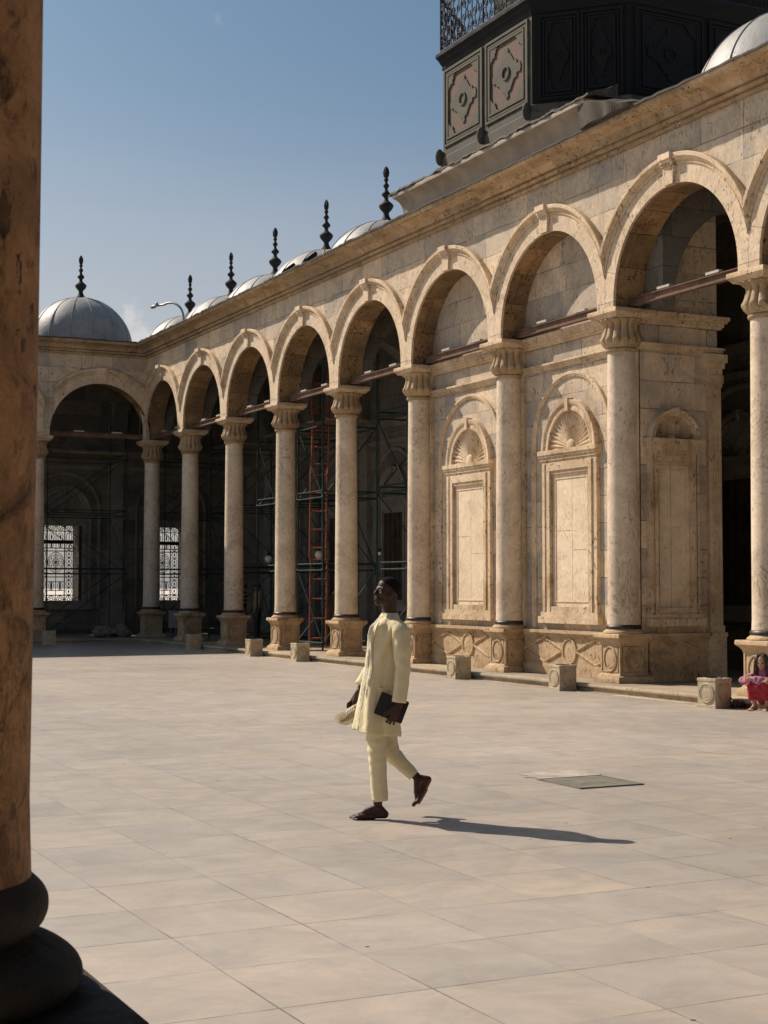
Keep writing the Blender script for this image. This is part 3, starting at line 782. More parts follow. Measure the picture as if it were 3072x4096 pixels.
# side of the block, facing the near bays
niche(MS, 15.70, pw, (M_TRIM, M_NICHE), outer=False, half=0.50, dn=1.2)
bands(MS, PXF + 0.001, PXB, pw, M_TRIM, 0, 1)
plinth_relief(MS, 15.20, 16.42, pw, M_PED, circ=False)
p = MB(MS)
p.box(16.44, 16.70, -0.02, 0.09, 0.93, 5.10); p.box(16.40, 16.74, -0.02, 0.13, PZ, 0.93); p.box(16.39, 16.75, -0.02, 0.15, 0.86, 0.93); p.box(16.42, 16.72, -0.02, 0.11, 0.93, 1.05)
for k in range(4): p.box(16.475 + k * 0.052, 16.475 + k * 0.052 + 0.03, 0.08, 0.105, 1.05, 5.05)
for z0, z1, e in ((5.10, 5.16, 0.015), (5.16, 5.30, 0.035), (5.30, 5.42, 0.02), (5.42, 5.52, 0.05), (5.52, 5.66, 0.085)): p.box(16.44 - e, 16.70 + e, -0.02, 0.09 + e, z0, z1)
p.build('fluted_pilaster', M_TRIM, pw, smooth=None)

# ------------------------------------------------------------------ gallery behind: back walls, roof, cross arches
GX, GY = 18.9, 50.5
wins_x = [13.09, 16.85, 9.54, 5.99]
gw = thing('gallery_back_wall', 'shaded back wall of the long right gallery seen through its arches', 'wall', (GX, 30, 0))
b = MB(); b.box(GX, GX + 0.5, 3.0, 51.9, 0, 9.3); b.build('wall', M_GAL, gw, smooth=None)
def MG(t, n, z): return (GX - n, t, z)
def ME(t, n, z): return (t, GY - n, z)
for i in (-0.5, 0.5, 1.5, 2.5, 3.5, 4.5, 5.5, 6.5, 7.5):
    t = CY(i)
    if t > 48: continue
    o = niche(MG, t, gw, (M_GALTRIM, M_GALTRIM), half=0.85, window=True)
    d = MB(MG); d.box(t - 0.60, t + 0.60, -0.02, 0.03, 1.35, 3.78)
    for k in range(5): d.box(t - 0.6 + k * 0.285, t - 0.6 + k * 0.285 + 0.06, 0.029, 0.055, 1.35, 3.78)
    for z in (1.36, 2.15, 2.95, 3.72): d.box(t - 0.6, t + 0.6, 0.029, 0.062, z, z + 0.05)
    d.build('shutter', M_DARKWOOD, o, smooth=None)
for i in range(0, 9):
    if i == 6: continue
    p = MB(MG); y = CY(i)
    p.box(y - 0.24, y + 0.24, -0.02, 0.12, 0.9, 5.6); p.box(y - 0.32, y + 0.32, -0.02, 0.17, PZ, 0.9)
    for z0, z1, e in ((5.6, 5.7, 0.03), (5.7, 5.95, 0.0), (5.95, 6.1, 0.06), (6.1, 6.3, 0.10)): p.box(y - 0.24 - e, y + 0.24 + e, -0.02, 0.12 + e, z0, z1)
    p.build('pilaster', M_GALTRIM, gw, smooth=None)
bands(MG, 3.0, GY, gw, M_GALTRIM)
ew = thing('gallery_back_wall', 'dark back wall of the far gallery pierced by bright grilled windows', 'wall', (8, GY, 0))
b = MB()
TE = 1.05
edges = sorted(wins_x); x = -2.0
for wx in edges:
    b.box(x, wx - 0.64, GY, GY + TE, 0, 9.3); b.box(wx - 0.64, wx + 0.64, GY, GY + TE, 0, 1.12); b.box(wx - 0.64, wx + 0.64, GY, GY + TE, 3.93, 9.3); x = wx + 0.64
b.box(x, GX, GY, GY + TE, 0, 9.3)
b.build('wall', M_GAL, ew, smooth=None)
def grille(cx):
    g = MB(lambda t, n, z: (cx + t, GY + 0.93 - n, z))
    W, z0, z1 = 0.60, 1.14, 3.90; r = 0.0145
    def bar(a, c, rr=r): g.tube([(a[0], 0, a[1]), (c[0], 0, c[1])], rr, 4)
    def ring(x, z, rx, rz, rr=0.011, k=14): g.tube([(x + rx * math.cos(2 * PI * i / k), 0, z + rz * math.sin(2 * PI * i / k)) for i in range(k)], rr, 4, closed=True)
    for xx in (-W, -0.30, 0.30, W): bar((xx, z0), (xx, z1), 0.02)
    bar((0.0, z0), (0.0, z1), 0.012)
    for zz in (z0, 1.42, 2.04, 2.16, 2.92, 3.02, 3.22, 3.60, z1): bar((-W, zz), (W, zz), 0.017)
    for zz in (3.20, 3.26): bar((-W, zz), (W, zz), 0.035)
    for sx in (-0.45, 0.45):
        for k in range(7):
            z = 1.55 + 0.255 * k
            ring(sx, z, 0.10, 0.105); g.ball((sx, 0, z), (0.028, 0.015, 0.06), 8, 5); g.ball((sx, 0, z + 0.127), (0.03, 0.012, 0.02), 8, 4); bar((sx - 0.15, z + 0.127), (sx + 0.15, z + 0.127), 0.007)
    for k in range(10):   # interlaced central rosette
        a = 2 * PI * k / 10
        ring(0.13 * math.cos(a), 2.54 + 0.15 * math.sin(a), 0.11, 0.13, 0.008, 12)
    ring(0, 2.54, 0.27, 0.34, 0.012, 28); ring(0, 2.54, 0.10, 0.12, 0.01, 12)
    for sx in (-0.15, 0.15):
        g.ball((sx, 0, 1.73), (0.035, 0.015, 0.16), 8, 6); bar((sx - 0.15, 1.58), (sx + 0.15, 1.58), 0.012); bar((sx - 0.15, 1.88), (sx + 0.15, 1.88), 0.012); ring(sx, 1.73, 0.09, 0.15, 0.009)
        g.ball((sx, 0, 3.12), (0.03, 0.015, 0.07), 8, 6); ring(sx, 3.12, 0.07, 0.08, 0.009); ring(sx, 3.40, 0.09, 0.14, 0.011); g.ball((sx, 0, 3.40), (0.028, 0.014, 0.09), 8, 6)
    for sx in (-0.45, 0.45): ring(sx, 3.40, 0.10, 0.15, 0.012); bar((sx, 3.22), (sx, 3.6), 0.012)
    for zc_, in ((1.28,), (3.75,)):
        for sx in (-0.45, -0.15, 0.15, 0.45):
            ring(sx, zc_, 0.12, 0.115, 0.012, 14)
            for k in range(8):
                a = 2 * PI * k / 8; bar((sx + 0.03 * math.cos(a), zc_ + 0.03 * math.sin(a)), (sx + 0.115 * math.cos(a), zc_ + 0.11 * math.sin(a)), 0.009)
            ring(sx, zc_, 0.055, 0.055, 0.008, 10)
    return g
for wx in wins_x:
    o = niche(ME, wx, ew, (M_GALTRIM, M_GALTRIM), half=0.92, window=True, zb=0.95)
    grille(wx).build('window_grille', M_IRON, ew, smooth=60)
    s = MB(); s.box(wx + 0.55, wx + 0.60, GY + 0.06, GY + 0.72, 1.15, 3.9); s.build('open_shutter', M_DARKWOOD, ew, smooth=None)
bands(ME, -2, GX, ew, M_GALTRIM)
for k in range(0, 4):
    p = MB(ME); y = AX - SE * k
    p.box(y - 0.24, y + 0.24, -0.02, 0.12, 0.9, 5.6); p.box(y - 0.32, y + 0.32, -0.02, 0.17, PZ, 0.9)
    for z0, z1, e in ((5.6, 5.7, 0.03), (5.7, 5.95, 0.0), (5.95, 6.1, 0.06)): p.box(y - 0.24 - e, y + 0.24 + e, -0.02, 0.12 + e, z0, z1)
    p.build('pilaster', M_GALTRIM, ew, smooth=None)
# cross arches of the galleries
XW = WX + THK
def cross(M, length, parent):
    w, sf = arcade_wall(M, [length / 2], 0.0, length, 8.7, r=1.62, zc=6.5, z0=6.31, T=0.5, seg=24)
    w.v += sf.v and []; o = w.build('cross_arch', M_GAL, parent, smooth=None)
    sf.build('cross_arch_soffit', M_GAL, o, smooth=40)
for i in range(0, 9):
    if i == 6: continue
    y = CY(i) + 0.25
    if i == 5: y = PYE + 0.55
    if i == 7: y = PYS - 0.06
    cross(lambda t, n, z, y=y: (XW + 0.003 + t, y + n, z), GX - XW - 0.006, gw)
for k in range(0, 3):
    x = AX - SE * k + 0.25
    cross(lambda t, n, z, x=x: (x + n, EF + THK + 0.003 + t, z), GY - EF - THK - 0.006, ew)
rf = thing('gallery_roof', 'flat roof slab of the arcade galleries carrying the domes', 'roof', (17, 30, 8.7))
b = MB(); b.box(XW + 0.002, GX + 0.7, CY(9) - 0.3, 51.9, 8.72, 9.30); b.box(-2, XW, EF + THK + 0.002, 51.9, 8.72, 9.30); b.build('slab', M_CEIL, rf, smooth=None)

# ------------------------------------------------------------------ domes with finials
def dome_meshes():
    d = MB(); rad = 1.66; nr = 14; seg = nr * 10
    prof = [(rad + 0.06, -0.22), (rad + 0.06, -0.05), (rad, 0.0)]
    for k in range(1, 21):
        a = PI / 2 * k / 20
        prof.append((max(0.06, rad * math.cos(a)), rad * 0.97 * math.sin(a)))
    def rib(r, z, a):
        u = 1.0
        bow = 0.012 * mnoise.noise((math.cos(a) * 3, math.sin(a) * 3, z * 2.0))
        return r + (0.03 if u < 0.055 else 0.0) * min(1, r / 0.5) + (bow if r > 0.3 and z > 0 else 0)
    d.revolve(prof, 96, mod=rib)
    for k in range(nr):
        a = 2 * PI * (k + 0.5) / nr
        d.tube([(rr * 1.004 * math.cos(a), rr * 1.004 * math.sin(a), z) for rr, z in prof[2:-1]], 0.015, 5)
    f = MB()
    P = [(0.19, -0.06), (0.195, 0.0), (0.175, 0.03), (0.13, 0.08), (0.09, 0.14), (0.075, 0.19), (0.07, 0.24), (0.095, 0.27), (0.15, 0.33), (0.185, 0.39), (0.19, 0.43), (0.16, 0.47), (0.10, 0.52), (0.06, 0.56), (0.05, 0.61), (0.07, 0.645), (0.115, 0.69), (0.118, 0.72), (0.075, 0.77), (0.045, 0.81), (0.04, 0.86), (0.055, 0.885), (0.078, 0.915), (0.075, 0.945), (0.045, 0.98), (0.032, 1.02), (0.05, 1.05), (0.062, 1.08), (0.045, 1.115), (0.03, 1.14), (0.035, 1.16)]
    f.revolve([(r * 0.98, z * 1.0) for r, z in P], 20)
    top = 1.13
    for sg in (-1, 1):       # crescent horns closing to a bud
        pts = [(0.0, 0, top - 0.01), (0.0, sg * 0.05, top + 0.05), (0.0, sg * 0.07, top + 0.13), (0.0, sg * 0.055, top + 0.21), (0.0, sg * 0.018, top + 0.285)]
        f.tube([(0, p[1] * 0.7 + p[0], p[2]) for p in pts], [0.03, 0.036, 0.034, 0.026, 0.006], 8)
        f.tube([(p[1] * 0.7, 0, p[2]) for p in pts], [0.03, 0.032, 0.03, 0.022, 0.005], 8)
    return d, f
dm, fm = dome_meshes()
DG = 'lead domes over the gallery bays'
dome0 = thing('lead_dome', 'lone blue grey lead dome at far left above the shaded end arcade', 'dome', (13.07, 48.5, 9.46), 0, DG)
dm.build('dome_shell', M_DOME, dome0, smooth=30, world=False)
fin = fm.build('finial', M_IRON, dome0, smooth=50, world=False)
fin.location = (0, 0, 1.60)
dl = [('dome in the roof corner right behind the curved street lamp', 16.8, 48.5),
      ('pale dome just right of the curved street lamp, second from the corner', 16.8, CY(0.5)),
      ('pale dome whose finial is third of the five in the receding row', 16.8, CY(1.5)),
      ('pale dome whose finial is second nearest of the receding row', 16.8, CY(2.5)),
      ('pale dome beside the clock tower cove with the tallest looking finial', 16.8, CY(3.5)),
      ('grey dome at top right corner of the photo, beyond the dark tower', 16.85, CY(7.5) - 0.25),
      ('lead dome further left on the end roof, hidden behind the foreground column', 13.07 - SE, 48.5)]
for lb, x, y in dl:
    c = dup(dome0, (x, y, 9.40 if y < 22 else 9.46 if x < 14 else 9.17), random.random()); c['label'] = lb

# ------------------------------------------------------------------ clock tower
tw = thing('clock_tower', 'dark carved wooden clock tower base with iron balcony above the arcade roof', 'tower', (17.3, 24.77, 9.3))
TXF, TY0, TY1, CH = 14.45, 23.10, 26.43, 1.25
def octo(e):   # plan outline, e outward
    q = e * math.tan(PI / 8)
    x0, x1 = TXF - e, TXF + 2 * CH + 3.33 + e
    return [(x0, TY1 + q), (x0, TY0 - q), (TXF + CH - q, TY0 - CH - e), (TXF + CH + 3.33 + q, TY0 - CH - e), (x1, TY0 - q), (x1, TY1 + q), (TXF + CH + 3.33 + q, TY1 + CH + e), (TXF + CH - q, TY1 + CH + e)]
def oring(m, levels):
    m.rows([[(x, y, z) for x, y in octo(e)] for e, z in levels], True, True, True)
b = MB(); oring(b, [(0.0, 9.32), (0.0, 12.1)]); b.build('body', M_TSHADE, tw, smooth=None)
b = MB(); b.box(TXF - 0.008, TXF + 0.02, TY0 + 0.002, TY1 - 0.002, 9.4, 12.03); b.build('sunlit_face_sheet', M_TOWER, tw, smooth=None)  # thin sheet added so the sunlit face keeps the lighter wood
b = MB(); oring(b, [(0.0, 12.02), (0.03, 12.03), (0.03, 12.10), (0.05, 12.13), (0.08, 12.16), (0.08, 12.20), (0.12, 12.24), (0.15, 12.26), (0.15, 12.32), (0.12, 12.345)]); b.build('balcony_cornice', M_TSHADE, tw, smooth=None)
b = MB(); oring(b, [(-0.95, 12.34), (-0.95, 16.0)]); b.box(16.6, 20.1, 22.2, 24.0, 12.35, 16.2); b.build('upper_body', M_TSHADE, tw, smooth=None)
b = MB(); oring(b, [(0.06, 9.9), (0.06, 10.22), (0.03, 10.25), (0.03, 10.36), (0.0, 10.38)]); b.build('skirting', M_TOWER, tw, smooth=None)
def lobed(w, h, cx, cz):
    # cusped lozenge: straight ogee sides with a three-lobed knob at each of the four points
    q = [(0.0, 1.0), (0.09, 0.97), (0.14, 0.90), (0.10, 0.80), (0.17, 0.74), (0.27, 0.72), (0.33, 0.62), (0.42, 0.50), (0.50, 0.38), (0.62, 0.33), (0.68, 0.35), (0.72, 0.26), (0.70, 0.20), (0.82, 0.17), (0.92, 0.20), (0.99, 0.10), (1.0, 0.0)]
    pts = q + [(x, -z) for x, z in reversed(q[:-1])] + [(-x, -z) for x, z in q[1:]] + [(-x, z) for x, z in reversed(q[1:-1])]
    return [(cx + x * w, cz + z * h) for x, z in pts]
def tower_panel(M, t0, t1, z0, z1, mats, parent):
    mf, mp = mats
    f = MB(M)
    for k, (i0, i1, p) in enumerate(((0.0, 0.05, 0.05), (0.07, 0.11, 0.035), (0.13, 0.17, 0.05))):
        f.box(t0 + i0, t0 + i1, -0.01, p, z0 + i0, z1 - i0); f.box(t1 - i1, t1 - i0, -0.01, p, z0 + i0, z1 - i0)
        f.box(t0 + i1, t1 - i1, -0.01, p, z0 + i0, z0 + i1); f.box(t0 + i1, t1 - i1, -0.01, p, z1 - i1, z1 - i0)
    o = f.build('carved_panel', mf, parent, smooth=None)
    tc, zc = (t0 + t1) / 2, (z0 + z1) / 2; hw, hh = (t1 - t0) / 2 - 0.17, (z1 - z0) / 2 - 0.17
    p = MB(M); p.box(t0 + 0.17, t1 - 0.17, -0.01, 0.012, z0 + 0.17, z1 - 0.17); p.build('panel_field', mp, o, smooth=None)
    c = MB(M)
    out = lobed(hw * 0.86, hh * 0.78, tc, zc); c.prism(out, 0.005, 0.036)
    c.tube([(tc + hw * 0.2 * math.cos(2 * PI * k / 20), 0.047, zc + hw * 0.2 * math.sin(2 * PI * k / 20)) for k in range(20)], 0.022, 6, closed=True)
    for sx in (-1, 1):
        for sz in (-1, 1):   # corner spandrels with cusped inner edge
            cx, cz = tc + sx * hw, zc + sz * hh
            q = [(0, 0), (0.46, 0), (0.44, 0.05), (0.36, 0.07), (0.35, 0.16), (0.29, 0.19), (0.31, 0.27), (0.24, 0.31), (0.17, 0.29), (0.13, 0.37), (0.06, 0.38), (0.04, 0.46), (0, 0.48)]
            c.prism([(cx - sx * a * hw, cz - sz * b_ * hh) for a, b_ in q], 0.005, 0.04)
    c.build('carved_relief', mf, o, smooth=None)
def MA(t, n, z): return (TXF - n, t, z)
h = (TY1 - TY0)
tower_panel(MA, TY0 + 0.09, TY0 + h / 2 - 0.06, 10.42, 11.98, (M_TOWER, M_TPANEL), tw)
tower_panel(MA, TY0 + h / 2 + 0.06, TY1 - 0.09, 10.42, 11.98, (M_TOWER, M_TPANEL), tw)
for y in (TY0 + 0.02, TY0 + h / 2, TY1 - 0.02):
    c = MB(MA); c.ball((y, 0.10, 10.24), (0.05, 0.10, 0.17), 10, 8); c.build('scroll_bracket', M_TOWER, tw, smooth=60)
u = 1 / math.sqrt(2)
def MB45(t, n, z): return (TXF + t * u - n * u, TY0 - t * u - n * u, z)
L = CH * math.sqrt(2)
tower_panel(MB45, 0.12, L / 2 - 0.01, 10.42, 11.98, (M_TSHADE, M_TSHADE), tw)
tower_panel(MB45, L / 2 + 0.01, L - 0.12, 10.42, 11.98, (M_TSHADE, M_TSHADE), tw)
def MCf(t, n, z): return (t, TY0 - CH - n, z)
tower_panel(MCf, TXF + CH + 0.1, TXF + CH + 1.6, 10.42, 11.98, (M_TSHADE, M_TSHADE), tw)
tower_panel(MCf, TXF + CH + 1.72, TXF + CH + 3.22, 10.42, 11.98, (M_TSHADE, M_TSHADE), tw)
def railing(M, L, parent):
    g = MB(M); z0, z1 = 12.36, 13.45
    g.box(0, L, -0.02, 0.02, z0, z0 + 0.05); g.box(0, L, -0.025, 0.025, z1, z1 + 0.06)
    n = max(2, round(L / 0.42)); st = L / n
    for k in range(n + 1): g.tube([(k * st, 0, z0), (k * st, 0, z1)], 0.02 if k % 4 == 0 else 0.012, 6)
    def spiral(cx, cz, r, sx, sz, turns=1.6):
        g.tube([(cx + sx * r * (1 - 0.8 * q / 22) * math.cos(2 * PI * turns * q / 22), 0, cz + sz * r * (1 - 0.8 * q / 22) * math.sin(2 * PI * turns * q / 22)) for q in range(23)], 0.011, 5)
    for k in range(n):
        c = (k + 0.5) * st
        for sx in (-1, 1):
            spiral(c + sx * st * 0.25, z0 + 0.16, 0.09, sx, 1); spiral(c + sx * st * 0.25, z0 + 0.42, 0.10, sx, -1)
            spiral(c + sx * st * 0.25, z0 + 0.68, 0.09, sx, 1); spiral(c + sx * st * 0.25, z0 + 0.92, 0.08, sx, -1)
            g.tube([(c, 0, z0), (c + sx * 0.10, 0, z0 + 0.30), (c + sx * 0.02, 0, z0 + 0.55), (c + sx * 0.12, 0, z0 + 0.8), (c, 0, z1)], 0.011, 5)
    g.build('balcony_railing', M_IRON, parent, smooth=60)
e = 0.05
O = octo(e)
for a, c in ((O[1], O[0]), (O[1], O[2]), (O[2], O[3]), (O[0], O[7])):
    d = Vector((c[0] - a[0], c[1] - a[1], 0)); Ln = d.length; d.normalize()
    railing(lambda t, n, z, a=a, d=d: (a[0] + d.x * t + d.y * n, a[1] + d.y * t - d.x * n, z), Ln, tw)
# ------------------------------------------------------------------ stone lamp cubes along the step
def cube_thing(label, loc, rz):
    root = thing('stone_cube', label, 'stone cube', loc, rz, 'carved stone lamp cubes along the gallery step')
    b = MB(); h = 0.165
    b.squares([(h + 0.004, 0), (h + 0.004, 0.045), (h, 0.05), (h, 0.375), (h + 0.006, 0.38), (h + 0.006, 0.412), (h, 0.418)])
    o = b.build('body', M_CUBE, root, smooth=None, world=False)
    for f in range(4):
        m = MB()
        m.M = {0: lambda t, n, z: (-h - n, t, z), 1: lambda t, n, z: (t, -h - n, z), 2: lambda t, n, z: (h + n, t, z), 3: lambda t, n, z: (t, h + n, z)}[f]
        for r, tr in ((0.128, 0.016), (0.098, 0.011)):
            m.tube([(r * math.cos(2 * PI * k / 28), 0.0, 0.212 + r * math.sin(2 * PI * k / 28)) for k in range(28)], tr, 6, closed=True)
        m.add([(0, 0.012, 0.212)] + [(0.09 * math.cos(2 * PI * k / 28), 0.006, 0.212 + 0.09 * math.sin(2 * PI * k / 28)) for k in range(28)], [(0, 1 + k, 1 + (k + 1) % 28) for k in range(28)])
        m.build('roundel', M_CUBE, o, smooth=50, world=False)
    w = MB(); w.revolve([(0.112, 0.416), (0.116, 0.425), (0.10, 0.428), (0.095, 0.42)], 24); w.build('lamp_well', M_RUBBER, root, smooth=40, world=False)
    return root
def plug_cable(loc, label):
    m = MB(); x, y = loc
    pts = [(x, y, 0.05), (x + 0.05, y - 0.03, 0.09), (x + 0.10, y - 0.05, 0.06), (x + 0.13, y - 0.05, 0.012), (x + 0.19, y - 0.03, 0.012), (x + 0.22, y + 0.05, 0.012), (x + 0.20, y + 0.2, 0.012)]
    m.tube(pts, 0.011, 6); m.box(x + 0.09, x + 0.15, y - 0.08, y - 0.02, 0.0, 0.05); m.ball((x + 0.06, y - 0.035, 0.10), 0.024, 8, 6)
    tag(m.build('plug_cable', M_RUBBER, None, smooth=50), label, 'cable')
CUBES = [('second stone cube from the right edge, below the corner of the niche wall', 13.89, 21.36, 0.0, 'black plug and cable lying beside the second stone cube from the right'),
         ('largest stone cube, turned slightly, beside the crouching woman and her sandals', 13.81, 17.33, 0.16, None),
         ('sunlit stone cube just right of the walking man, before the farther blind niche', 13.89, 24.86, 0.0, 'black plug and cable beside the cube just right of the walking man'),
         ('sunlit stone cube just left of the walking man, below the orange ladder', 13.89, 32.3, 0.0, 'black plug and cable beside the cube below the orange ladder'),
         ('half lit stone cube at the edge of the building shadow, below the two workers', 13.89, 35.17, 0.0, None),
         ('dim stone cube wholly in shade in front of the second pedestal from the corner', 13.87, 39.6, 0.0, None),
         ('faint stone cube deep in shade right beside the edge of the foreground column', 11.26, 44.97, 0.0, None)]
cb = None
for lb, x, y, rz, plug in CUBES:
    if cb is None: cb = cube_thing(lb, (x, y, 0.0), rz)
    else:
        c = dup(cb, (x, y, 0.0), rz); c['label'] = lb
    if plug: plug_cable((x + 0.19, y - 0.08), plug)

# ------------------------------------------------------------------ light fittings on the tie beams
bayname = ['corner bay of the long arcade', 'second bay from the corner', 'third bay from the corner', 'bay with the orange ladder', 'last bay before the niches',
           'farther niche bay', 'nearer niche bay', 'dark bay after the niches', 'rightmost bay']
f0 = None
for i in range(0, 9):
    for sg, wd in ((1, 'farther'), (-1, 'nearer')):
        y = CY(i + 0.5) + sg * 0.62
        lb = '%s white light fitting on the tie beam of the %s' % (wd, bayname[i])
        if f0 is None:
            f0 = thing('light_fitting', lb, 'light fitting', (WX + 0.30, y, 6.485), 0, 'light fittings on the tie beams')
            b = MB(); b.box(-0.04, 0.04, -0.16, 0.16, 0.015, 0.055); b.build('housing', M_WHITE, f0, smooth=None, world=False)
            for yb in (-0.12, 0.12):
                b = MB(); b.box(-0.02, 0.02, yb - 0.02, yb + 0.02, 0.0, 0.015); b.build('bracket', M_IRON, f0, smooth=None, world=False)
        else:
            c = dup(f0, (WX + 0.30, y, 6.485)); c['label'] = lb
c = dup(f0, (12.5, EF + 0.30, 6.485), PI / 2); c['label'] = 'slim white light fitting on the tie beam of the shaded far arch, left one'
c = dup(f0, (13.7, EF + 0.30, 6.485), PI / 2); c['label'] = 'slim white light fitting on the tie beam of the shaded far arch, right one'

# ------------------------------------------------------------------ scaffolds
def scaffold(label, x0, y0, w, d, h, lev, planks=(), diag=True, r=0.026):
    root = thing('scaffold', label, 'scaffold', (x0, y0, PZ), 0, 'green tube scaffolds in the galleries')
    P = [(x0, y0), (x0 + w, y0), (x0 + w, y0 + d), (x0, y0 + d)]
    for x, y in P:
        m = MB(); m.tube([(x, y, PZ), (x, y, PZ + h)], r, 7)
        for z in lev: m.ball((x, y, z), 0.045, 6, 4)
        m.build('post', M_GREEN, root, smooth=50)
    for z in lev:
        for a, b in ((0, 1), (1, 2), (2, 3), (3, 0)):
            for dz in ((0, 0.16) if z > 1 else (0,)):
                m = MB(); m.tube([(*P[a], z + dz), (*P[b], z + dz)], r * 0.75, 6); m.build('ledger', M_GREEN, root, smooth=50)
    if diag:
        for q in range(len(lev) - 1):
            for a, b in (((0, 1), (3, 2)) if q % 2 == 0 else ((1, 0), (2, 3))):
                m = MB(); m.tube([(*P[a], lev[q]), (*P[b], lev[q + 1])], r * 0.6, 6); m.build('brace', M_GREEN, root, smooth=50)
            a, b = (1, 2) if q % 2 else (0, 3)
            m = MB(); m.tube([(*P[a], lev[q]), (*P[b], lev[q + 1])], r * 0.6, 6); m.build('brace', M_GREEN, root, smooth=50)
    for z in planks:
        for k in range(4):
            m = MB(); xx = x0 + 0.05 + k * (w - 0.1) / 4; m.box(xx, xx + (w - 0.1) / 4 - 0.02, y0 - 0.15, y0 + d + 0.15, z + 0.19, z + 0.23); m.build('plank', M_PLANK, root, smooth=None)
    return root
LV = [0.30, 2.12, 3.95, 5.75]
scaffold('dark tube scaffold filling the shaded far arch behind the foreground column', 11.7, 47.1, 2.55, 1.9, 7.6, LV, (5.7,), r=0.02)
scaffold('dark tube scaffold in the corner bay behind the corner column', 15.6, 47.4, 2.2, 1.7, 7.0, LV, (5.7,), r=0.02)
scaffold('dark tube scaffold standing between second and third columns from the corner', 15.75, 42.05, 2.0, 1.5, 7.2, LV, (5.7,), r=0.02)
scaffold('green tube scaffold right behind the two workers', 15.75, 38.35, 1.9, 1.3, 7.9, LV, (5.7,))
scaffold('green tube scaffold carrying the orange ladder', 15.62, 34.9, 1.5, 1.6, 7.3, LV, (5.7,))
scaffold('green tube scaffold in the last open bay, right behind the head of the walking man', 16.15, 31.3, 1.6, 1.6, 8.0, LV, ())
# orange ladder of four sections lashed one above another
ld = thing('ladder', 'orange metal ladder of stacked sections lashed to the green scaffold', 'ladder', (15.8, 35.7, PZ))
rx, ry = math.cos(R(26.4)), -math.sin(R(26.4))
for k, (z0, z1, off, ln) in enumerate(((0.15, 2.55, 0.0, 0.0), (2.45, 4.72, 0.0, 0.02), (4.60, 6.30, 0.04, -0.02), (6.05, 7.7, 0.04, 0.02))):
    m = MB(); cx, cy = 15.85 + off * rx, 35.72 + off * ry
    for sg in (-1, 1):
        m.tube([(cx + sg * 0.21 * rx, cy + sg * 0.21 * ry, z0), (cx + sg * 0.21 * rx + 0.03, cy + sg * 0.21 * ry + ln, z1)], 0.026, 7)
    nr = int((z1 - z0 - 0.2) / 0.5)
    for q in range(nr + 1):
        z = z0 + 0.25 + q * (z1 - z0 - 0.4) / max(1, nr)
        t = (z - z0) / (z1 - z0)
        m.tube([(cx - 0.21 * rx + 0.03 * t, cy - 0.21 * ry + ln * t, z), (cx + 0.21 * rx + 0.03 * t, cy + 0.21 * ry + ln * t, z)], 0.02, 6)
    m.build('ladder_section', M_ORANGE, ld, smooth=50)
# loose poles leaning in the dark bay and planks near the ladder
for k, (x, y, dx, dy, L, lb) in enumerate(((16.9, 19.5, 0.45, 0.5, 3.0, 'thin pole leaning in the dark bay, left one'), (17.2, 19.2, 0.35, 0.45, 2.7, 'thin pole leaning in the dark bay, right one'))):
    m = MB(); m.tube([(x, y, PZ), (x + dx, y + dy, L)], 0.022, 6); tag(m.build('wooden_pole', M_PLANK, None, smooth=50), lb, 'pole', 'poles leaning in the dark bay')
for k in range(5):
    m = MB(); x = 16.9 + 0.16 * k; y = 37.9 + 0.12 * k
    m.M = None
    m.rows([[(x, y, PZ), (x + 0.20, y + 0.02, PZ), (x + 0.20, y + 0.05, PZ), (x, y + 0.03, PZ)], [(x + 0.35, y + 0.5, 1.3 + 0.1 * k), (x + 0.55, y + 0.52, 1.3 + 0.1 * k), (x + 0.55, y + 0.55, 1.3 + 0.1 * k), (x + 0.35, y + 0.53, 1.3 + 0.1 * k)]], True, True, True)
    tag(m.build('wooden_board', M_PLANK, None, smooth=None), 'grey board leaning in a stack behind the scaffold of the ladder', 'board', 'boards leaning behind the ladder')

# ------------------------------------------------------------------ hanging lamps
def globe(label, x, y, z, r, ztop):
    root = thing('globe_lamp', label, 'lamp', (x, y, z), 0, 'globe lamps hanging in the gallery')
    m = MB(); m.ball((x, y, z), r, 24, 16); m.build('globe', M_GLOBE, root, smooth=80)
    m = MB(); m.revolve([(0.02, z + r + 0.08), (0.045, z + r + 0.05), (0.05, z + r - 0.01), (0.03, z + r - 0.02)], 16, (x, y)); m.build('fitting', M_IRON, root, smooth=40)
    m = MB(); m.tube([(x, y, z + r + 0.06), (x, y, ztop)], 0.006, 5); m.build('hanging_rod', M_IRON, root, smooth=50)
globe('white globe lamp hanging just left of the column nearest the ladder', 17.0, 41.9, 2.52, 0.115, 8.7)
globe('white globe lamp hanging behind the rungs of the orange ladder', 17.0, 38.25, 2.58, 0.115, 8.7)
globe('tiny bare bulb hanging in the last open bay above the head of the man', 17.0, 34.5, 2.55, 0.05, 8.7)

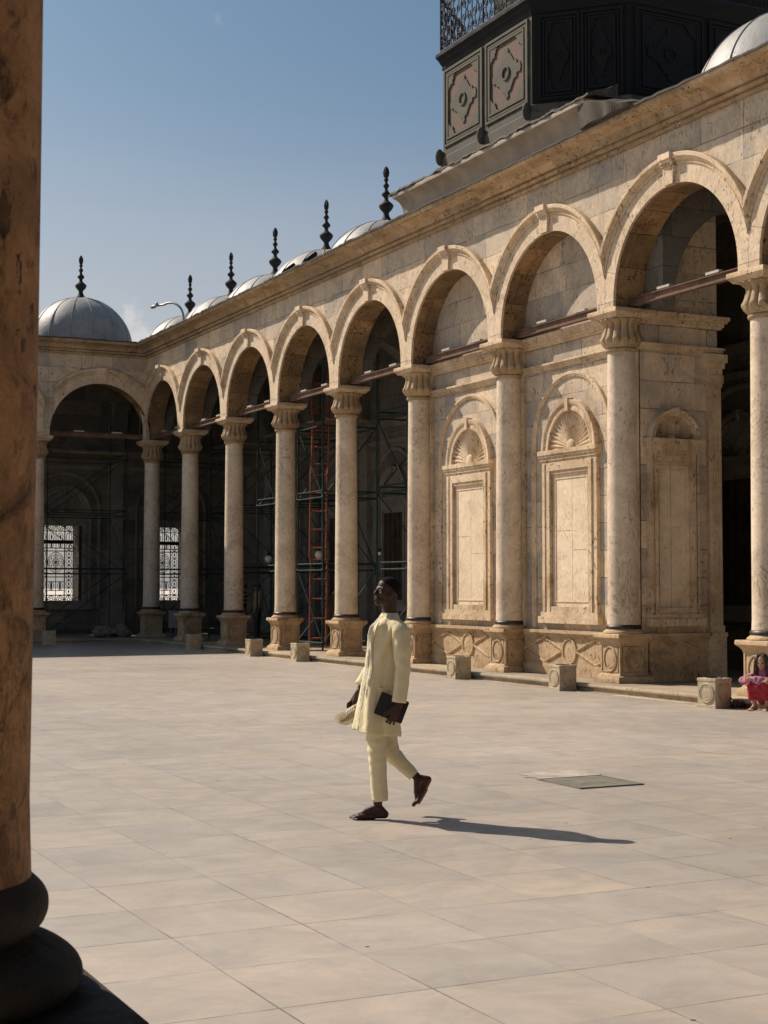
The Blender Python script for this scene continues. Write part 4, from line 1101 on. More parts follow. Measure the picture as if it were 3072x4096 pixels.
# ------------------------------------------------------------------ small things
bx = thing('electrical_cabinet', 'pale grey electrical cabinet on two legs beside the corner pedestal', 'cabinet', (15.5, 46.2, PZ))
m = MB(); m.box(15.38, 15.62, 46.1, 46.28, 0.42, 0.93); m.build('case', M_BOXG, bx, smooth=None)
m = MB(); m.box(15.36, 15.64, 46.08, 46.30, 0.931, 0.955); m.build('cap', M_BOXG, bx, smooth=None)
m = MB(); m.box(15.41, 15.59, 46.088, 46.10, 0.46, 0.90); m.build('cabinet_door', M_BOXG, bx, smooth=None)
for x in (15.41, 15.57):
    m = MB(); m.box(x, x + 0.025, 46.17, 46.195, PZ, 0.42); m.build('leg', M_GREY, bx, smooth=None)
m = MB()
for k in range(7):
    a = random.random() * 6.28
    m.ball((13.3 + 0.22 * k * 0.6 + random.uniform(-0.1, 0.1), 46.9 + random.uniform(-0.2, 0.2), PZ + 0.10 + random.uniform(0, 0.12)), (random.uniform(0.2, 0.34), random.uniform(0.15, 0.25), random.uniform(0.10, 0.2)), 14, 9)
o = m.build('rubble_heap', M_SACK, None, smooth=60)
for v in o.data.vertices:
    n = mnoise.noise_vector(v.co * 5.0); v.co += n * 0.07
tag(o, 'low heap of rubble and sheeting under the shaded far arch', 'rubble')
# curved street lamp on the roof
sl = thing('street_lamp', 'small curved grey lamp post rising behind the roof edge near the corner', 'street lamp', (15.4, 45.13, 9.3))
pts = [(15.4, 45.05, 9.3), (15.4, 45.05, 10.05)]
for k in range(9):
    a = PI * 0.62 * k / 8; pts.append((15.4 - 0.30 * (1 - math.cos(a)), 45.05 + 0.95 * (1 - math.cos(a)) * 0.55, 10.05 + 0.55 * math.sin(a)))
e = pts[-1]; pts.append((e[0] - 0.12, e[1] + 0.30, e[2] + 0.015))
m = MB(); m.tube(pts, 0.035, 8); m.build('pole', M_GREY, sl, smooth=50)
e = pts[-1]
m = MB(); m.ball((e[0] - 0.05, e[1] + 0.22, e[2] - 0.01), (0.08, 0.24, 0.05), 12, 8); m.build('lamp_head', M_GREY, sl, smooth=60)
m = MB(); m.ball((e[0] - 0.02, e[1] - 0.02, e[2] + 0.05), (0.05, 0.05, 0.06), 8, 6); m.build('sensor_cap', M_GREY, sl, smooth=60)
# two flood lights lying tilted on the roof edge
fl0 = thing('flood_light', 'tilted black flood light on the roof edge, farther of two beside the domes', 'flood light', (14.55, 34.6, 9.36), R(-15), 'flood lights on the roof edge')
Mt = Matrix.Rotation(R(-38), 4, 'Y')
m = MB(lambda x, y, z: tuple(Mt @ Vector((x, y, z + 0.12)))); m.box(-0.10, 0.26, -0.26, 0.26, 0.0, 0.07); m.build('housing', M_IRON, fl0, smooth=None, world=False)
m = MB(lambda x, y, z: tuple(Mt @ Vector((x, y, z + 0.12)))); m.box(-0.07, 0.23, -0.23, 0.23, 0.0701, 0.078); m.build('lens', M_GREY, fl0, smooth=None, world=False)
m = MB(); m.box(-0.03, 0.03, -0.2, 0.2, 0.0, 0.16); m.build('stand', M_IRON, fl0, smooth=None, world=False)
c = dup(fl0, (14.55, 33.2, 9.36), R(-22)); c['label'] = 'tilted black flood light on the roof edge, nearer of two beside the domes'
# floor hatch and broken slab
M_HATCH = plain('hatch_slab', (0.155, 0.145, 0.115), 0.8, var=0.25, scale=5, bump=0.4)
M_BROK = plain('bare_mortar_bed', (0.385, 0.33, 0.275), 0.9, var=0.25, scale=5, bump=0.6)
h = thing('floor_hatch', 'dark square stone hatch let into the pale marble floor', 'hatch', (7.56, 11.2, 0))
m = MB(); m.box(7.265, 7.865, 10.895, 11.515, 0.0, 0.010); m.build('lid', M_HATCH, h, smooth=None)
for a_ in ((7.235, 7.255, 10.865, 11.545), (7.875, 7.895, 10.865, 11.545), (7.256, 7.874, 10.865, 10.885), (7.256, 7.874, 11.525, 11.545)):
    m = MB(); m.box(*a_, 0.0, 0.012); m.build('frame_bar', M_HATCH, h, smooth=None)
m = MB(); m.box(7.256, 7.874, 10.886, 11.524, 0.0, 0.004); m.build('dark_gap', M_RUBBER, h, smooth=None)
m = MB(); q = [(7.27, 11.56), (7.90, 11.56), (7.99, 11.66), (7.95, 11.78), (8.02, 11.9), (7.93, 12.03), (7.81, 12.0), (7.72, 12.14), (7.6, 12.05), (7.5, 12.08), (7.41, 11.95), (7.29, 11.97), (7.33, 11.84), (7.22, 11.75), (7.31, 11.67)]
m.add([(x, y, 0.004) for x, y in q], [tuple(range(len(q)))]); tag(m.build('broken_slab', M_BROK, None, smooth=None), 'broken tan patch of floor just behind the dark hatch', 'slab')
# ------------------------------------------------------------------ the walking man (local: x = walking direction, y = towards the viewer, z up)
TH = R(26.4)
KM = 0.000918
def MU(x): return (470 - x) * KM
def MZ(y): return (2055 - y) * KM
man = thing('person', 'man in pale yellow tunic walking barefoot, with shoes and tablet in his hands', 'person', (5.05, 10.19, 0.0), PI - TH)

# body: one continuous surface
bd = MB()
HS = 0.90
HM = Matrix.Translation((-0.028, 0.008, 1.655)) @ Matrix.Rotation(R(27), 4, 'Z') @ Matrix.Rotation(R(-11), 4, 'Y') @ Matrix.Scale(HS, 4)
def hb(c, r, u=16, v=12): bd.ball(HM @ Vector(c), tuple(x * HS for x in r), u, v, HM.to_3x3().normalized())
def hc(a, ra, b, rb): bd.caps(HM @ Vector(a), ra * HS, HM @ Vector(b), rb * HS, 10)
hb((-0.014, 0, 0.045), (0.101, 0.077, 0.090), 24, 16)      # cranium
hb((0.028, 0, -0.010), (0.060, 0.064, 0.085))              # face
hb((0.030, 0, -0.066), (0.054, 0.052, 0.044))              # jaw
hb((0.066, 0, -0.100), (0.022, 0.028, 0.020))              # chin
for sg in (-1, 1):
    hc((0.084, sg * 0.012, 0.026), 0.012, (0.066, sg * 0.048, 0.024), 0.012)   # brow
    hb((0.062, sg * 0.044, -0.016), (0.024, 0.020, 0.020))                     # cheekbone
    hb((0.096, sg * 0.015, -0.028), (0.013, 0.010, 0.009))                     # nostril wing
    hb((-0.012, sg * 0.078, -0.008), (0.021, 0.009, 0.032))                    # ear
    hc((0.005, sg * 0.055, -0.03), 0.03, (0.012, sg * 0.047, -0.075), 0.022)   # jaw corner
hc((0.086, 0, 0.018), 0.009, (0.108, 0, -0.020), 0.0125)     # nose
hc((0.088, -0.021, -0.057), 0.0085, (0.094, 0, -0.053), 0.0105); hc((0.094, 0, -0.053), 0.0105, (0.088, 0.021, -0.057), 0.0085)
hc((0.085, -0.017, -0.074), 0.009, (0.091, 0, -0.075), 0.012); hc((0.091, 0, -0.075), 0.012, (0.085, 0.017, -0.074), 0.009)
bd.caps(HM @ Vector((-0.028, 0, -0.03)), 0.058, (-0.048, 0, 1.475), 0.058, 16)
bd.caps((-0.045, 0, 1.50), 0.058, (-0.045, 0, 1.38), 0.075, 16)
bd.chain([(-0.05, -0.09, 1.395), (-0.05, 0.09, 1.395)], [0.05, 0.05])
bd.chain([(-0.03, 0, 1.38), (-0.015, 0, 1.15), (-0.01, 0, 0.95)], [0.115, 0.10, 0.11], 14)
# left arm (towards the viewer), straight down and a little back
LS, LE, LW = (-0.125, 0.165, 1.375), (-0.145, 0.215, 1.115), (-0.122, 0.222, 0.875)
RS, RE, RWp = (-0.03, -0.165, 1.375), (0.055, -0.215, 1.13), (0.178, -0.185, 0.925)
bd.chain([(-0.05, 0.09, 1.395), LS, LE, LW], [0.045, 0.044, 0.036, 0.026]); bd.chain([(-0.05, -0.09, 1.395), RS, RE, RWp], [0.05, 0.048, 0.036, 0.026])
# legs
LH, LK, LA = (0.01, 0.085, 0.93), (0.038, 0.095, 0.455), (0.038, 0.092, 0.085)
RH, RK, RAn = (-0.02, -0.085, 0.93), (-0.055, -0.088, 0.46), (-0.243, -0.088, 0.295)
bd.chain([LH, LK, LA], [0.075, 0.05, 0.034]); bd.chain([RH, RK, RAn], [0.075, 0.05, 0.034])
def foot(ank, heel, ball_, toe, side, up, wd):
    A, H, B, T = map(Vector, (ank, heel, ball_, toe)); side = Vector(side); up = Vector(up)
    bd.caps(A, 0.036, H + up * 0.012, 0.031); bd.caps(H + up * 0.008, 0.030, B + up * 0.004, 0.026)
    bd.caps(A, 0.036, lerp(A, B, 0.62) + up * 0.012, 0.026); bd.caps(lerp(A, B, 0.55) + up * 0.01, 0.027, B + up * 0.004, 0.022)
    for sg, k in ((1, 0.030), (-1, 0.026)): bd.caps(lerp(H, B, 0.5) + side * sg * 0.012, 0.024, B + side * sg * k, 0.018)
    f = (T - B).normalized()
    bd.caps(lerp(H, B, 0.45), 0.027 * wd, B, 0.025 * wd)
    for q in range(5):     # five toes, the big one on the inner side
        s = lerp(-0.032, 0.036, q / 4); L = (0.062, 0.055, 0.049, 0.043, 0.035)[q]; r = (0.0125, 0.0095, 0.009, 0.0085, 0.008)[q] * (1.0 + 0.35 * (wd - 1) / 0.12)
        b0 = B + side * s * 0.95; L *= 1.0 if wd < 1.05 else 0.72; b1 = b0 + f * L * 0.6 + up * 0.004; b2 = b0 + f * L - up * 0.002
        bd.caps(b0, 0.015, b1, r); bd.caps(b1, r, b2, r * 0.95)
foot(LA, (-0.012, 0.092, 0.028), (0.175, 0.098, 0.024), (0.24, 0.10, 0.016), (0, 1, 0), (0, 0, 1), 1)
# rear foot pushing off: heel high, sole turned back
foot((-0.262, -0.088, 0.272), (-0.340, -0.088, 0.262), (-0.262, -0.092, 0.112), (-0.205, -0.094, 0.072), (0, -1, 0), (0.80, 0, 0.45), 1.12)
# left hand over the tablet
def finger(pts, r0):
    rr = [r0, r0 * 0.95, r0 * 0.88, r0 * 0.78][:len(pts)]
    for i in range(len(pts) - 1): bd.caps(pts[i], rr[i], pts[i + 1], rr[i + 1], 8)
Wl = Vector(LW)
def LHp(x, y, v): return Vector((MU(x), v, MZ(y)))
for a, b in (((590, 1120), (520, 1195)), ((600, 1125), (540, 1215)), ((605, 1130), (562, 1225)), ((610, 1130), (585, 1230))):
    bd.caps(LHp(*a, 0.232), 0.019, LHp(*b, 0.236), 0.014)
finger([LHp(522, 1195, 0.236), LHp(490, 1215, 0.236), LHp(462, 1222, 0.228)], 0.0105)           # index along the face
finger([LHp(540, 1215, 0.237), LHp(512, 1248, 0.236), LHp(497, 1268, 0.220), LHp(505, 1272, 0.200)], 0.0108)
finger([LHp(562, 1225, 0.237), LHp(535, 1262, 0.234), LHp(522, 1282, 0.216), LHp(530, 1284, 0.196)], 0.0105)
finger([LHp(585, 1230, 0.235), LHp(562, 1268, 0.230), LHp(552, 1286, 0.214), LHp(560, 1288, 0.198)], 0.0092)
finger([LHp(560, 1150, 0.226), LHp(515, 1170, 0.229), LHp(480, 1196, 0.228)], 0.0115)            # thumb
# right hand, gripping the shoe heels
def RHp(x, y, v): return Vector((MU(x), v, MZ(y)))
for a, b, v in (((268, 1055), (215, 1130), -0.165), ((270, 1060), (222, 1138), -0.178), ((272, 1062), (232, 1146), -0.192), ((274, 1066), (242, 1150), -0.205)):
    bd.caps(RHp(*a, v), 0.019, RHp(*b, v), 0.014)
for x0, y0, v, L in ((212, 1132, -0.160, 1.0), (220, 1140, -0.176, 1.05), (230, 1148, -0.192, 1.0), (240, 1152, -0.207, 0.85)):
    finger([RHp(x0, y0, v), RHp(x0 - 28 * L, y0 + 22 * L, v), RHp(x0 - 34 * L, y0 + 52 * L, v), RHp(x0 - 18 * L, y0 + 66 * L, v)], 0.0105)
finger([RHp(250, 1085, -0.158), RHp(232, 1130, -0.145), RHp(222, 1175, -0.145), RHp(214, 1202, -0.150)], 0.0115)
mbody = remesh(bd, 'body', M_SKIN, man, 0.0046, 3)
mbody.data.materials.append(skin('sole_skin', (0.13, 0.055, 0.04), (0.17, 0.075, 0.052)))
sn = Vector((-0.75, 0, -0.55)).normalized()
for p in mbody.data.polygons:
    if p.center.x < -0.19 and p.center.z < 0.31 and p.normal.dot(sn) > 0.25: p.material_index = 1
# eyes
for sg in (-1, 1):
    m = MB(); m.ball(HM @ Vector((0.073, sg * 0.030, 0.006)), 0.0125, 12, 8); m.build('eye', plain('eye_white', (0.10, 0.08, 0.07), 0.45, var=0.02) if sg < 0 else bpy.data.materials['eye_white'], man, smooth=80, world=False)
# hair: short cropped cap
m = MB(); rs = []
NU, NV = 48, 26
for j in range(NV + 1):
    row = []
    for i in range(NU):
        a = 2 * PI * i / NU
        fwd = math.cos(a)
        low = 0.06 * mnoise.noise((i * 0.7, 3.3, 1.0)) + lerp(-0.70, 0.50, (0.5 + 0.5 * fwd) ** 1.15)     # hairline: nape low, forehead high
        if abs(fwd) < 0.45: low -= 0.05 * math.sin(a * 2) ** 2
        ph = lerp(math.asin(max(-1, min(1, low))), PI / 2, j / NV)
        r = 1.0 + 0.028 * min(1, j / 7) + 0.008 * mnoise.noise((i * 1.3, j * 1.7, 0)) if j > 0 else 0.985
        row.append(HM @ Vector((-0.014 + 0.101 * r * math.cos(ph) * math.cos(a), 0.077 * r * math.cos(ph) * math.sin(a), 0.045 + 0.090 * r * math.sin(ph))))
    rs.append(row)
m.rows(rs, True, False, True); m.build('hair', M_HAIR, man, smooth=80, world=False)

# tunic
KEYS = [(0.595, 0.040, 0.166, 0.196), (0.666, 0.043, 0.166, 0.194), (0.785, 0.033, 0.158, 0.184), (0.968, 0.016, 0.144, 0.168), (1.106, -0.002, 0.130, 0.158), (1.244, -0.018, 0.128, 0.162),
        (1.336, -0.030, 0.123, 0.170), (1.385, -0.036, 0.114, 0.172), (1.425, -0.040, 0.102, 0.160), (1.455, -0.043, 0.086, 0.122), (1.478, -0.046, 0.072, 0.088), (1.497, -0.049, 0.061, 0.064), (1.503, -0.050, 0.057, 0.059)]
TW = R(30)      # chest turned a little to the viewer
def fold(a, z):
    low = max(0.0, min(1.0, (1.15 - z) / 0.5)); up = max(0.0, min(1.0, (z - 1.05) / 0.3)) * max(0, min(1, (1.47 - z) / 0.06))
    f = low * (0.015 * math.sin(5 * a + 1.0 + 1.2 * z) + 0.008 * math.sin(9 * a + 4 * z) + 0.006 * mnoise.noise((3 * math.cos(a), 3 * math.sin(a), z * 1.5)))
    f += up * 0.026 * (abs(math.sin(4.5 * a - 9 * z)) ** 2.5) * max(0, math.cos(a - R(60))) ** 0.5 + 0.012 * max(0, 1 - abs(a - R(52) - 0.12 * (1.2 - z)) / 0.05) * (1 if 0.9 < z < 1.42 else 0) + 0.006 * mnoise.noise((5 * math.cos(a), 5 * math.sin(a), z * 6)) * up
    f += 0.008 * mnoise.noise((4 * math.cos(a), 4 * math.sin(a), z * 5 + 3)) + 0.003 * mnoise.noise((14 * math.cos(a), 14 * math.sin(a), z * 22 + 3))
    return f
def tunic_pt(a, z, extra=0.0):
    uc, A, B = interp(KEYS, z)
    ca, sa = math.cos(a), math.sin(a)
    rr = (abs(ca / A) ** 2.25 + abs(sa / B) ** 2.25) ** (-1 / 2.25) + fold(a, z) + extra
    return Vector((uc + rr * ca, rr * sa, z))
kf = MB(); NS = 120; NZ = 84
rs = []
for j in range(NZ + 1):
    row = []
    for i in range(NS):
        a = 2 * PI * i / NS
        hem = 0.600 + 0.045 * (0.5 + 0.5 * math.cos(a)) + 0.004 * math.sin(6 * a)
        z = lerp(hem, 1.503, (j / NZ))
        p = tunic_pt(a, z)
        # side slits: near the hem the back panel lags behind the front
        lo = max(0.0, 1 - (z - hem) / 0.20)
        d = ((math.degrees(a) + 180) % 360) - 180
        if abs(d) > 98: p.x -= 0.006 * lo; p.y *= 1 - 0.05 * lo
        else: p.y *= 1 + 0.035 * lo
        g = min(abs(abs(d) - 98), 12) / 12
        p.y *= 1 - 0.10 * lo * (1 - g)
        row.append(p)
    rs.append(row)
kf.rows(rs, True)
def sleeve(pts, rad, side):
    # resample to a smooth tube with creases round the elbow
    rs = []; n = 34; P = [Vector(p) for p in pts]
    seg = [(P[i + 1] - P[i]).length for i in range(len(P) - 1)]; L = sum(seg)
    for k in range(n + 1):
        s = L * k / n; i = 0
        while i < len(seg) - 1 and s > seg[i]: s -= seg[i]; i += 1
        t = s / seg[i]; c = lerp(P[i], P[i + 1], t); r = lerp(rad[i], rad[i + 1], t)
        d = (P[i + 1] - P[i]).normalized()
        if 0 < i and t < 0.35: d = (d * (0.5 + t) + (P[i] - P[i - 1]).normalized() * (0.5 - t)).normalized()
        a_ = Vector((1, 0, 0)) - d * d.x; a_.normalize(); b_ = d.cross(a_)
        row = []
        for q in range(28):
            an = 2 * PI * q / 28
            w = 1 + 0.09 * mnoise.noise((math.cos(an) * 1.5, math.sin(an) * 1.5, k * 0.4 + side * 9)) + 0.06 * mnoise.noise((math.cos(an) * 2.5, math.sin(an) * 2.5, k * 0.8 + side * 5)) + 0.05 * math.sin(k * 1.1 + 2 * math.cos(an)) * max(0, 1 - abs(k / n - 0.52) / 0.3)
            row.append(c + (a_ * math.cos(an) * r + b_ * math.sin(an) * r * 0.92) * w)
        rs.append(row)
    kf.rows(rs, True, True, False)
sleeve([(-0.075, 0.105, 1.425), (-0.128, 0.172, 1.375), (-0.140, 0.205, 1.245), (-0.146, 0.218, 1.10), (-0.118, 0.224, 0.862)], [0.060, 0.070, 0.066, 0.054, 0.054], 1)
sleeve([(-0.03, -0.105, 1.425), (-0.03, -0.172, 1.375), (0.015, -0.20, 1.245), (0.058, -0.212, 1.13), (0.168, -0.188, 0.955)], [0.060, 0.070, 0.064, 0.054, 0.050], 2)
tun = kf.build('tunic', M_KAF, man, smooth=80, world=False)
sm = tun.modifiers.new('thickness', 'SOLIDIFY'); sm.thickness = 0.003
# embroidered placket and collar edge
pl = MB(); rs = []
for j in range(90):
    z = lerp(0.655, 1.485, j / 89); row = []
    wd = lerp(0.030, 0.026, j / 89) * (0.5 if z < 0.8 and False else 1)
    for q in range(9):
        s = (q / 8 - 0.5) * 2
        uc, A, B = interp(KEYS, z); a = TW + s * wd / max(A, 0.07)
        amp = 0.004 + 0.0045 * mnoise.noise((q * 0.9, z * 55, 1.0)) + 0.003 * mnoise.noise((q * 2.1, z * 110, 4.0))
        row.append(tunic_pt(a, z, amp if abs(s) < 0.95 else 0.001))
    rs.append(row)
pl.rows(rs, False); pl.build('placket', M_LACE, tun, smooth=80, world=False)
cl = MB(); cl.tube([tunic_pt(2 * PI * i / 40, 1.502, -0.002) for i in range(40)], 0.006, 6, closed=True); cl.build('collar_edge', M_KAF, tun, smooth=80, world=False)
for an_, z0_, z1_ in ((58, 0.98, 1.44), (-58, 0.98, 1.44)):
    sm_ = MB(); sm_.tube([tunic_pt(R(an_) + 0.06 * math.sin(k * 0.35), lerp(z0_, z1_, k / 24), 0.003) for k in range(25)], 0.0042, 5); sm_.build('seam', M_LACE, tun, smooth=80, world=False)
# trousers
tr = MB()
def leg(keys, wob, n=46):
    rs = []; P = [Vector(k[0]) for k in keys]; rad = [k[1] for k in keys]; rad2 = [k[2] for k in keys]
    seg = [(P[i + 1] - P[i]).length for i in range(len(P) - 1)]; L = sum(seg)
    for k in range(n + 1):
        s = L * k / n; i = 0
        while i < len(seg) - 1 and s > seg[i]: s -= seg[i]; i += 1
        t = s / seg[i]; c = lerp(P[i], P[i + 1], t); ra = lerp(rad[i], rad[i + 1], t); rb = lerp(rad2[i], rad2[i + 1], t)
        d0 = (P[i + 1] - P[i]).normalized(); d = d0
        if i > 0 and t < 0.4: d = (d0 * (0.5 + t) + (P[i] - P[i - 1]).normalized() * (0.5 - t)).normalized()
        elif i < len(seg) - 1 and t > 0.6: d = (d0 * (1.5 - t) + (P[i + 2] - P[i + 1]).normalized() * (t - 0.5)).normalized()
        a_ = Vector((1, 0, 0)) - d * d.x; a_.normalize(); b_ = d.cross(a_)
        kn = max(0, 1 - abs(k / n - wob[0]) / wob[1])
        row = []
        for q in range(36):
            an = 2 * PI * q / 36
            w = 1 + 0.07 * mnoise.noise((math.cos(an) * 1.3, math.sin(an) * 1.3, k * 0.22 + wob[2])) + kn * 0.09 * math.sin(k * 1.55 + 1.6 * math.sin(an) + wob[2]) * (0.6 + 0.4 * math.cos(an)) + kn * 0.04 * mnoise.noise((math.cos(an) * 2.5, math.sin(an) * 2.5, k * 0.9))
            w += 0.022 * max(0, math.cos(an)) ** 14
            row.append(c + (a_ * math.cos(an) * ra + b_ * math.sin(an) * rb) * w)
        rs.append(row)
    tr.rows(rs, True, True, False)
leg([((0.015, 0.075, 0.96), 0.105, 0.10), ((0.040, 0.088, 0.72), 0.084, 0.086), ((0.046, 0.093, 0.60), 0.076, 0.078), ((0.040, 0.094, 0.45), 0.066, 0.068), ((0.030, 0.092, 0.28), 0.061, 0.063), ((0.020, 0.090, 0.137), 0.0595, 0.062)], (0.52, 0.30, 0.0))
leg([((-0.01, -0.075, 0.96), 0.105, 0.10), ((-0.022, -0.086, 0.70), 0.084, 0.084), ((-0.040, -0.088, 0.54), 0.070, 0.074), ((-0.070, -0.088, 0.455), 0.064, 0.07), ((-0.150, -0.088, 0.375), 0.053, 0.06), ((-0.228, -0.088, 0.300), 0.044, 0.054)], (0.62, 0.25, 5.0))
tr.caps((0.0, -0.05, 0.95), 0.11, (0.0, 0.05, 0.95), 0.11, 16)
trs = tr.build('trousers', M_KAF, man, smooth=80, world=False)
sm = trs.modifiers.new('thickness', 'SOLIDIFY'); sm.thickness = 0.003

ML = man.matrix_world if False else (Matrix.Translation(man.location) @ Matrix.Rotation(PI - TH, 4, 'Z'))
# tablet under the left hand
ax = Vector((MU(672) - MU(465), 0, MZ(1110) - MZ(1030))); ex = ax.normalized(); W2 = 0.108; H2 = 0.084
ez = Vector((0, -0.06, 1)); ez = (ez - ex * ez.dot(ex)).normalized(); ey = ez.cross(ex)
c0 = Vector((MU(538), 0.212, MZ(1158)))
tb = thing('tablet', 'black tablet in a dark case carried in the left hand of the walking man', 'tablet', ML @ c0, PI - TH)
def rrect(w, h, r, n=5):
    o = []
    for cx, cz, a0 in ((w - r, h - r, 0), (-w + r, h - r, PI / 2), (-w + r, -h + r, PI), (w - r, -h + r, 1.5 * PI)):
        for k in range(n + 1): o.append((cx + r * math.cos(a0 + PI / 2 * k / n), cz + r * math.sin(a0 + PI / 2 * k / n)))
    return o
def TBM(t, n, z): return tuple(ex * t + ey * n + ez * z)
M_CASE = plain('dark_tablet_case', (0.012, 0.013, 0.016), 0.5, var=0.2, scale=40)
m = MB(TBM); m.prism(rrect(W2, H2, 0.012), -0.009, 0.009); m.build('case', M_CASE, tb, smooth=None, world=False)
m = MB(TBM); m.prism(rrect(W2 - 0.006, H2 - 0.006, 0.008), 0.0091, 0.0105); m.build('cover', M_CASE, tb, smooth=None, world=False)
# canvas shoes hanging from the right hand
M_CANV = cloth('beige_canvas', (0.36, 0.29, 0.17), (0.31, 0.245, 0.14), wr=30)
M_SOLE = plain('cream_rubber_sole', (0.58, 0.52, 0.40), 0.7, var=0.1)
M_LACEW = plain('white_lace', (0.75, 0.72, 0.66), 0.8, var=0.05)
def make_shoe(label):
    # local: x from heel (0) to toe (0.275), z up from the sole
    root = thing('canvas_shoe', label, 'shoe', (0, 0, 0), 0, 'pair of canvas shoes held by the walking man')
    def wid(t): return 0.031 + 0.018 * math.sin(min(1, t / 0.72) * PI / 2) ** 2 - 0.006 * math.exp(-((t - 0.4) / 0.14) ** 2) if t < 0.80 else (0.049) * math.sqrt(max(0.0, 1 - ((t - 0.80) / 0.20) ** 2)) 
    ts = [0.0, 0.03, 0.08, 0.16, 0.26, 0.36, 0.46, 0.56, 0.66, 0.74, 0.80, 0.85, 0.90, 0.94, 0.97, 0.99, 1.0]
    def w(t): return max(0.006, wid(t) * (math.sqrt(max(0.05, 1 - ((0.10 - t) / 0.10) ** 2)) if t < 0.10 else 1))
    m = MB(); rs = []
    for t in ts:
        x = 0.275 * t; b = w(t) + 0.004; row = []
        for y, z in ((-1, 0.0), (1, 0.0), (1.03, 0.012), (1.0, 0.026), (-1.0, 0.026), (-1.03, 0.012)): row.append((x + (0.004 if t > 0.95 else 0) * (1 if z > 0 else 0), y * b, z + 0.012 * max(0, (t - 0.8) / 0.2) ** 2))
        rs.append(row)
    m.rows(rs, True, True, True); m.build('sole', M_SOLE, root, smooth=40, world=False)
    m = MB(); rs = []
    for t in ts:
        x = 0.275 * t; b = w(t) - 0.001
        h = 0.078 if t < 0.16 else lerp(0.078, 0.062, (t - 0.16) / 0.2) if t < 0.36 else lerp(0.088, 0.040, min(1, (t - 0.36) / 0.42)) if t < 0.78 else lerp(0.040, 0.027, ((t - 0.78) / 0.22) ** 2)
        row = []
        for k in range(15):
            a = PI * k / 14
            if t < 0.36: # open collar: walls only
                y = b * (1 if k < 7 else -1) * (1 - 0.25 * (1 - abs(k - 7) / 7)); z = 0.026 + (h - 0.026) * (1 - abs(k - 7) / 7)
                if k == 7: y = b * 0.70; 
            else:
                y = b * math.cos(a) * (abs(math.cos(a)) ** -0.25 if abs(math.cos(a)) > 0.05 else 1); z = 0.026 + (h - 0.026) * math.sin(a) ** 0.8
            row.append((x, y, z))
        rs.append(row)
    m.rows(rs, False); m.build('upper', M_CANV, root, smooth=60, world=False)
    m = MB()
    for q in range(5):
        t = 0.42 + 0.055 * q; x = 0.275 * t; h = lerp(0.088, 0.040, min(1, (t - 0.36) / 0.42)) + 0.003; b = 0.024
        m.tube([(x + 0.008, -b, h - 0.012), (x, -b * 0.4, h + 0.001), (x + 0.004, b * 0.4, h + 0.001), (x - 0.008, b, h - 0.012)], 0.0042, 5)
        m.tube([(x - 0.008, -b, h - 0.012), (x + 0.004, 0, h + 0.003), (x + 0.008, b, h - 0.012)], 0.0036, 5)
    m.build('laces', M_LACEW, root, smooth=60, world=False)
    return root
shoe = make_shoe('beige canvas shoe with white laces held out in front of the other')
toe = Vector((MU(95), -0.150, MZ(1302))); dirx = Vector((0.925, -0.02, -0.38)).normalized()
upv = Vector((0.30, 0.72, 0.62)); upv = (upv - dirx * upv.dot(dirx)).normalized(); side = upv.cross(dirx)
def place_shoe(o, toe):
    heel = toe - dirx * 0.275
    Mx = Matrix((dirx, side, upv)).transposed().to_4x4(); Mx.translation = heel
    W = ML @ Mx
    o.location = W.to_translation(); o.rotation_mode = 'QUATERNION'; o.rotation_quaternion = W.to_quaternion()
place_shoe(shoe, toe)
sh2 = dup(shoe); sh2['label'] = 'beige canvas shoe half hidden behind the other in the right hand of the man'
place_shoe(sh2, toe + Vector((-0.02, -0.085, -0.012)))
m = MB()
for x, y, x2, y2, v in ((200, 1320, 180, 1380, -0.15), (268, 1330, 266, 1372, -0.15)):
    m.tube([(MU(x + 20), v, MZ(y - 40)), (MU(x), v, MZ(y)), (MU(x2), v, MZ(y2))], 0.0022, 5)
lc = thing('shoelace', 'loose shoelace ends dangling below the held shoes', 'shoelace', man.location, PI - TH)
m.build('lace_end', M_LACEW, lc, smooth=60, world=False)

# ------------------------------------------------------------------ the crouching woman by the right edge
M_PINK = cloth('pink_cotton_shirt', (0.46, 0.20, 0.29), (0.36, 0.14, 0.22), wr=14)
M_RED = cloth('red_skirt_cloth', (0.40, 0.032, 0.042), (0.26, 0.018, 0.03), wr=14)
M_BROWNH = plain('long_brown_hair', (0.035, 0.02, 0.012), 0.55, var=0.5, scale=40, bump=0.5, alt=(0.10, 0.06, 0.03))
wo = thing('person', 'barefoot woman with long brown hair in pink shirt and red skirt crouching on the step', 'person', (14.02, 16.60, 0.0), math.atan2(-0.45, -0.894))
wb = MB()
WH = Matrix.Translation((-0.06, 0.0, 0.655)) @ Matrix.Rotation(R(8), 4, 'Z') @ Matrix.Rotation(R(6), 4, 'Y') @ Matrix.Scale(0.92, 4)
def wball(c, r): wb.ball(WH @ Vector(c), tuple(x * 0.92 for x in r), 16, 12, WH.to_3x3().normalized())
wball((-0.01, 0, 0.045), (0.095, 0.075, 0.088)); wball((0.03, 0, -0.012), (0.056, 0.060, 0.082)); wball((0.035, 0, -0.07), (0.045, 0.042, 0.036)); wball((0.066, 0, -0.092), (0.018, 0.022, 0.017))
wb.caps(WH @ Vector((0.086, 0, 0.015)), 0.007, WH @ Vector((0.102, 0, -0.02)), 0.010)
wb.caps(WH @ Vector((0.082, -0.018, -0.056)), 0.008, WH @ Vector((0.082, 0.018, -0.056)), 0.008)
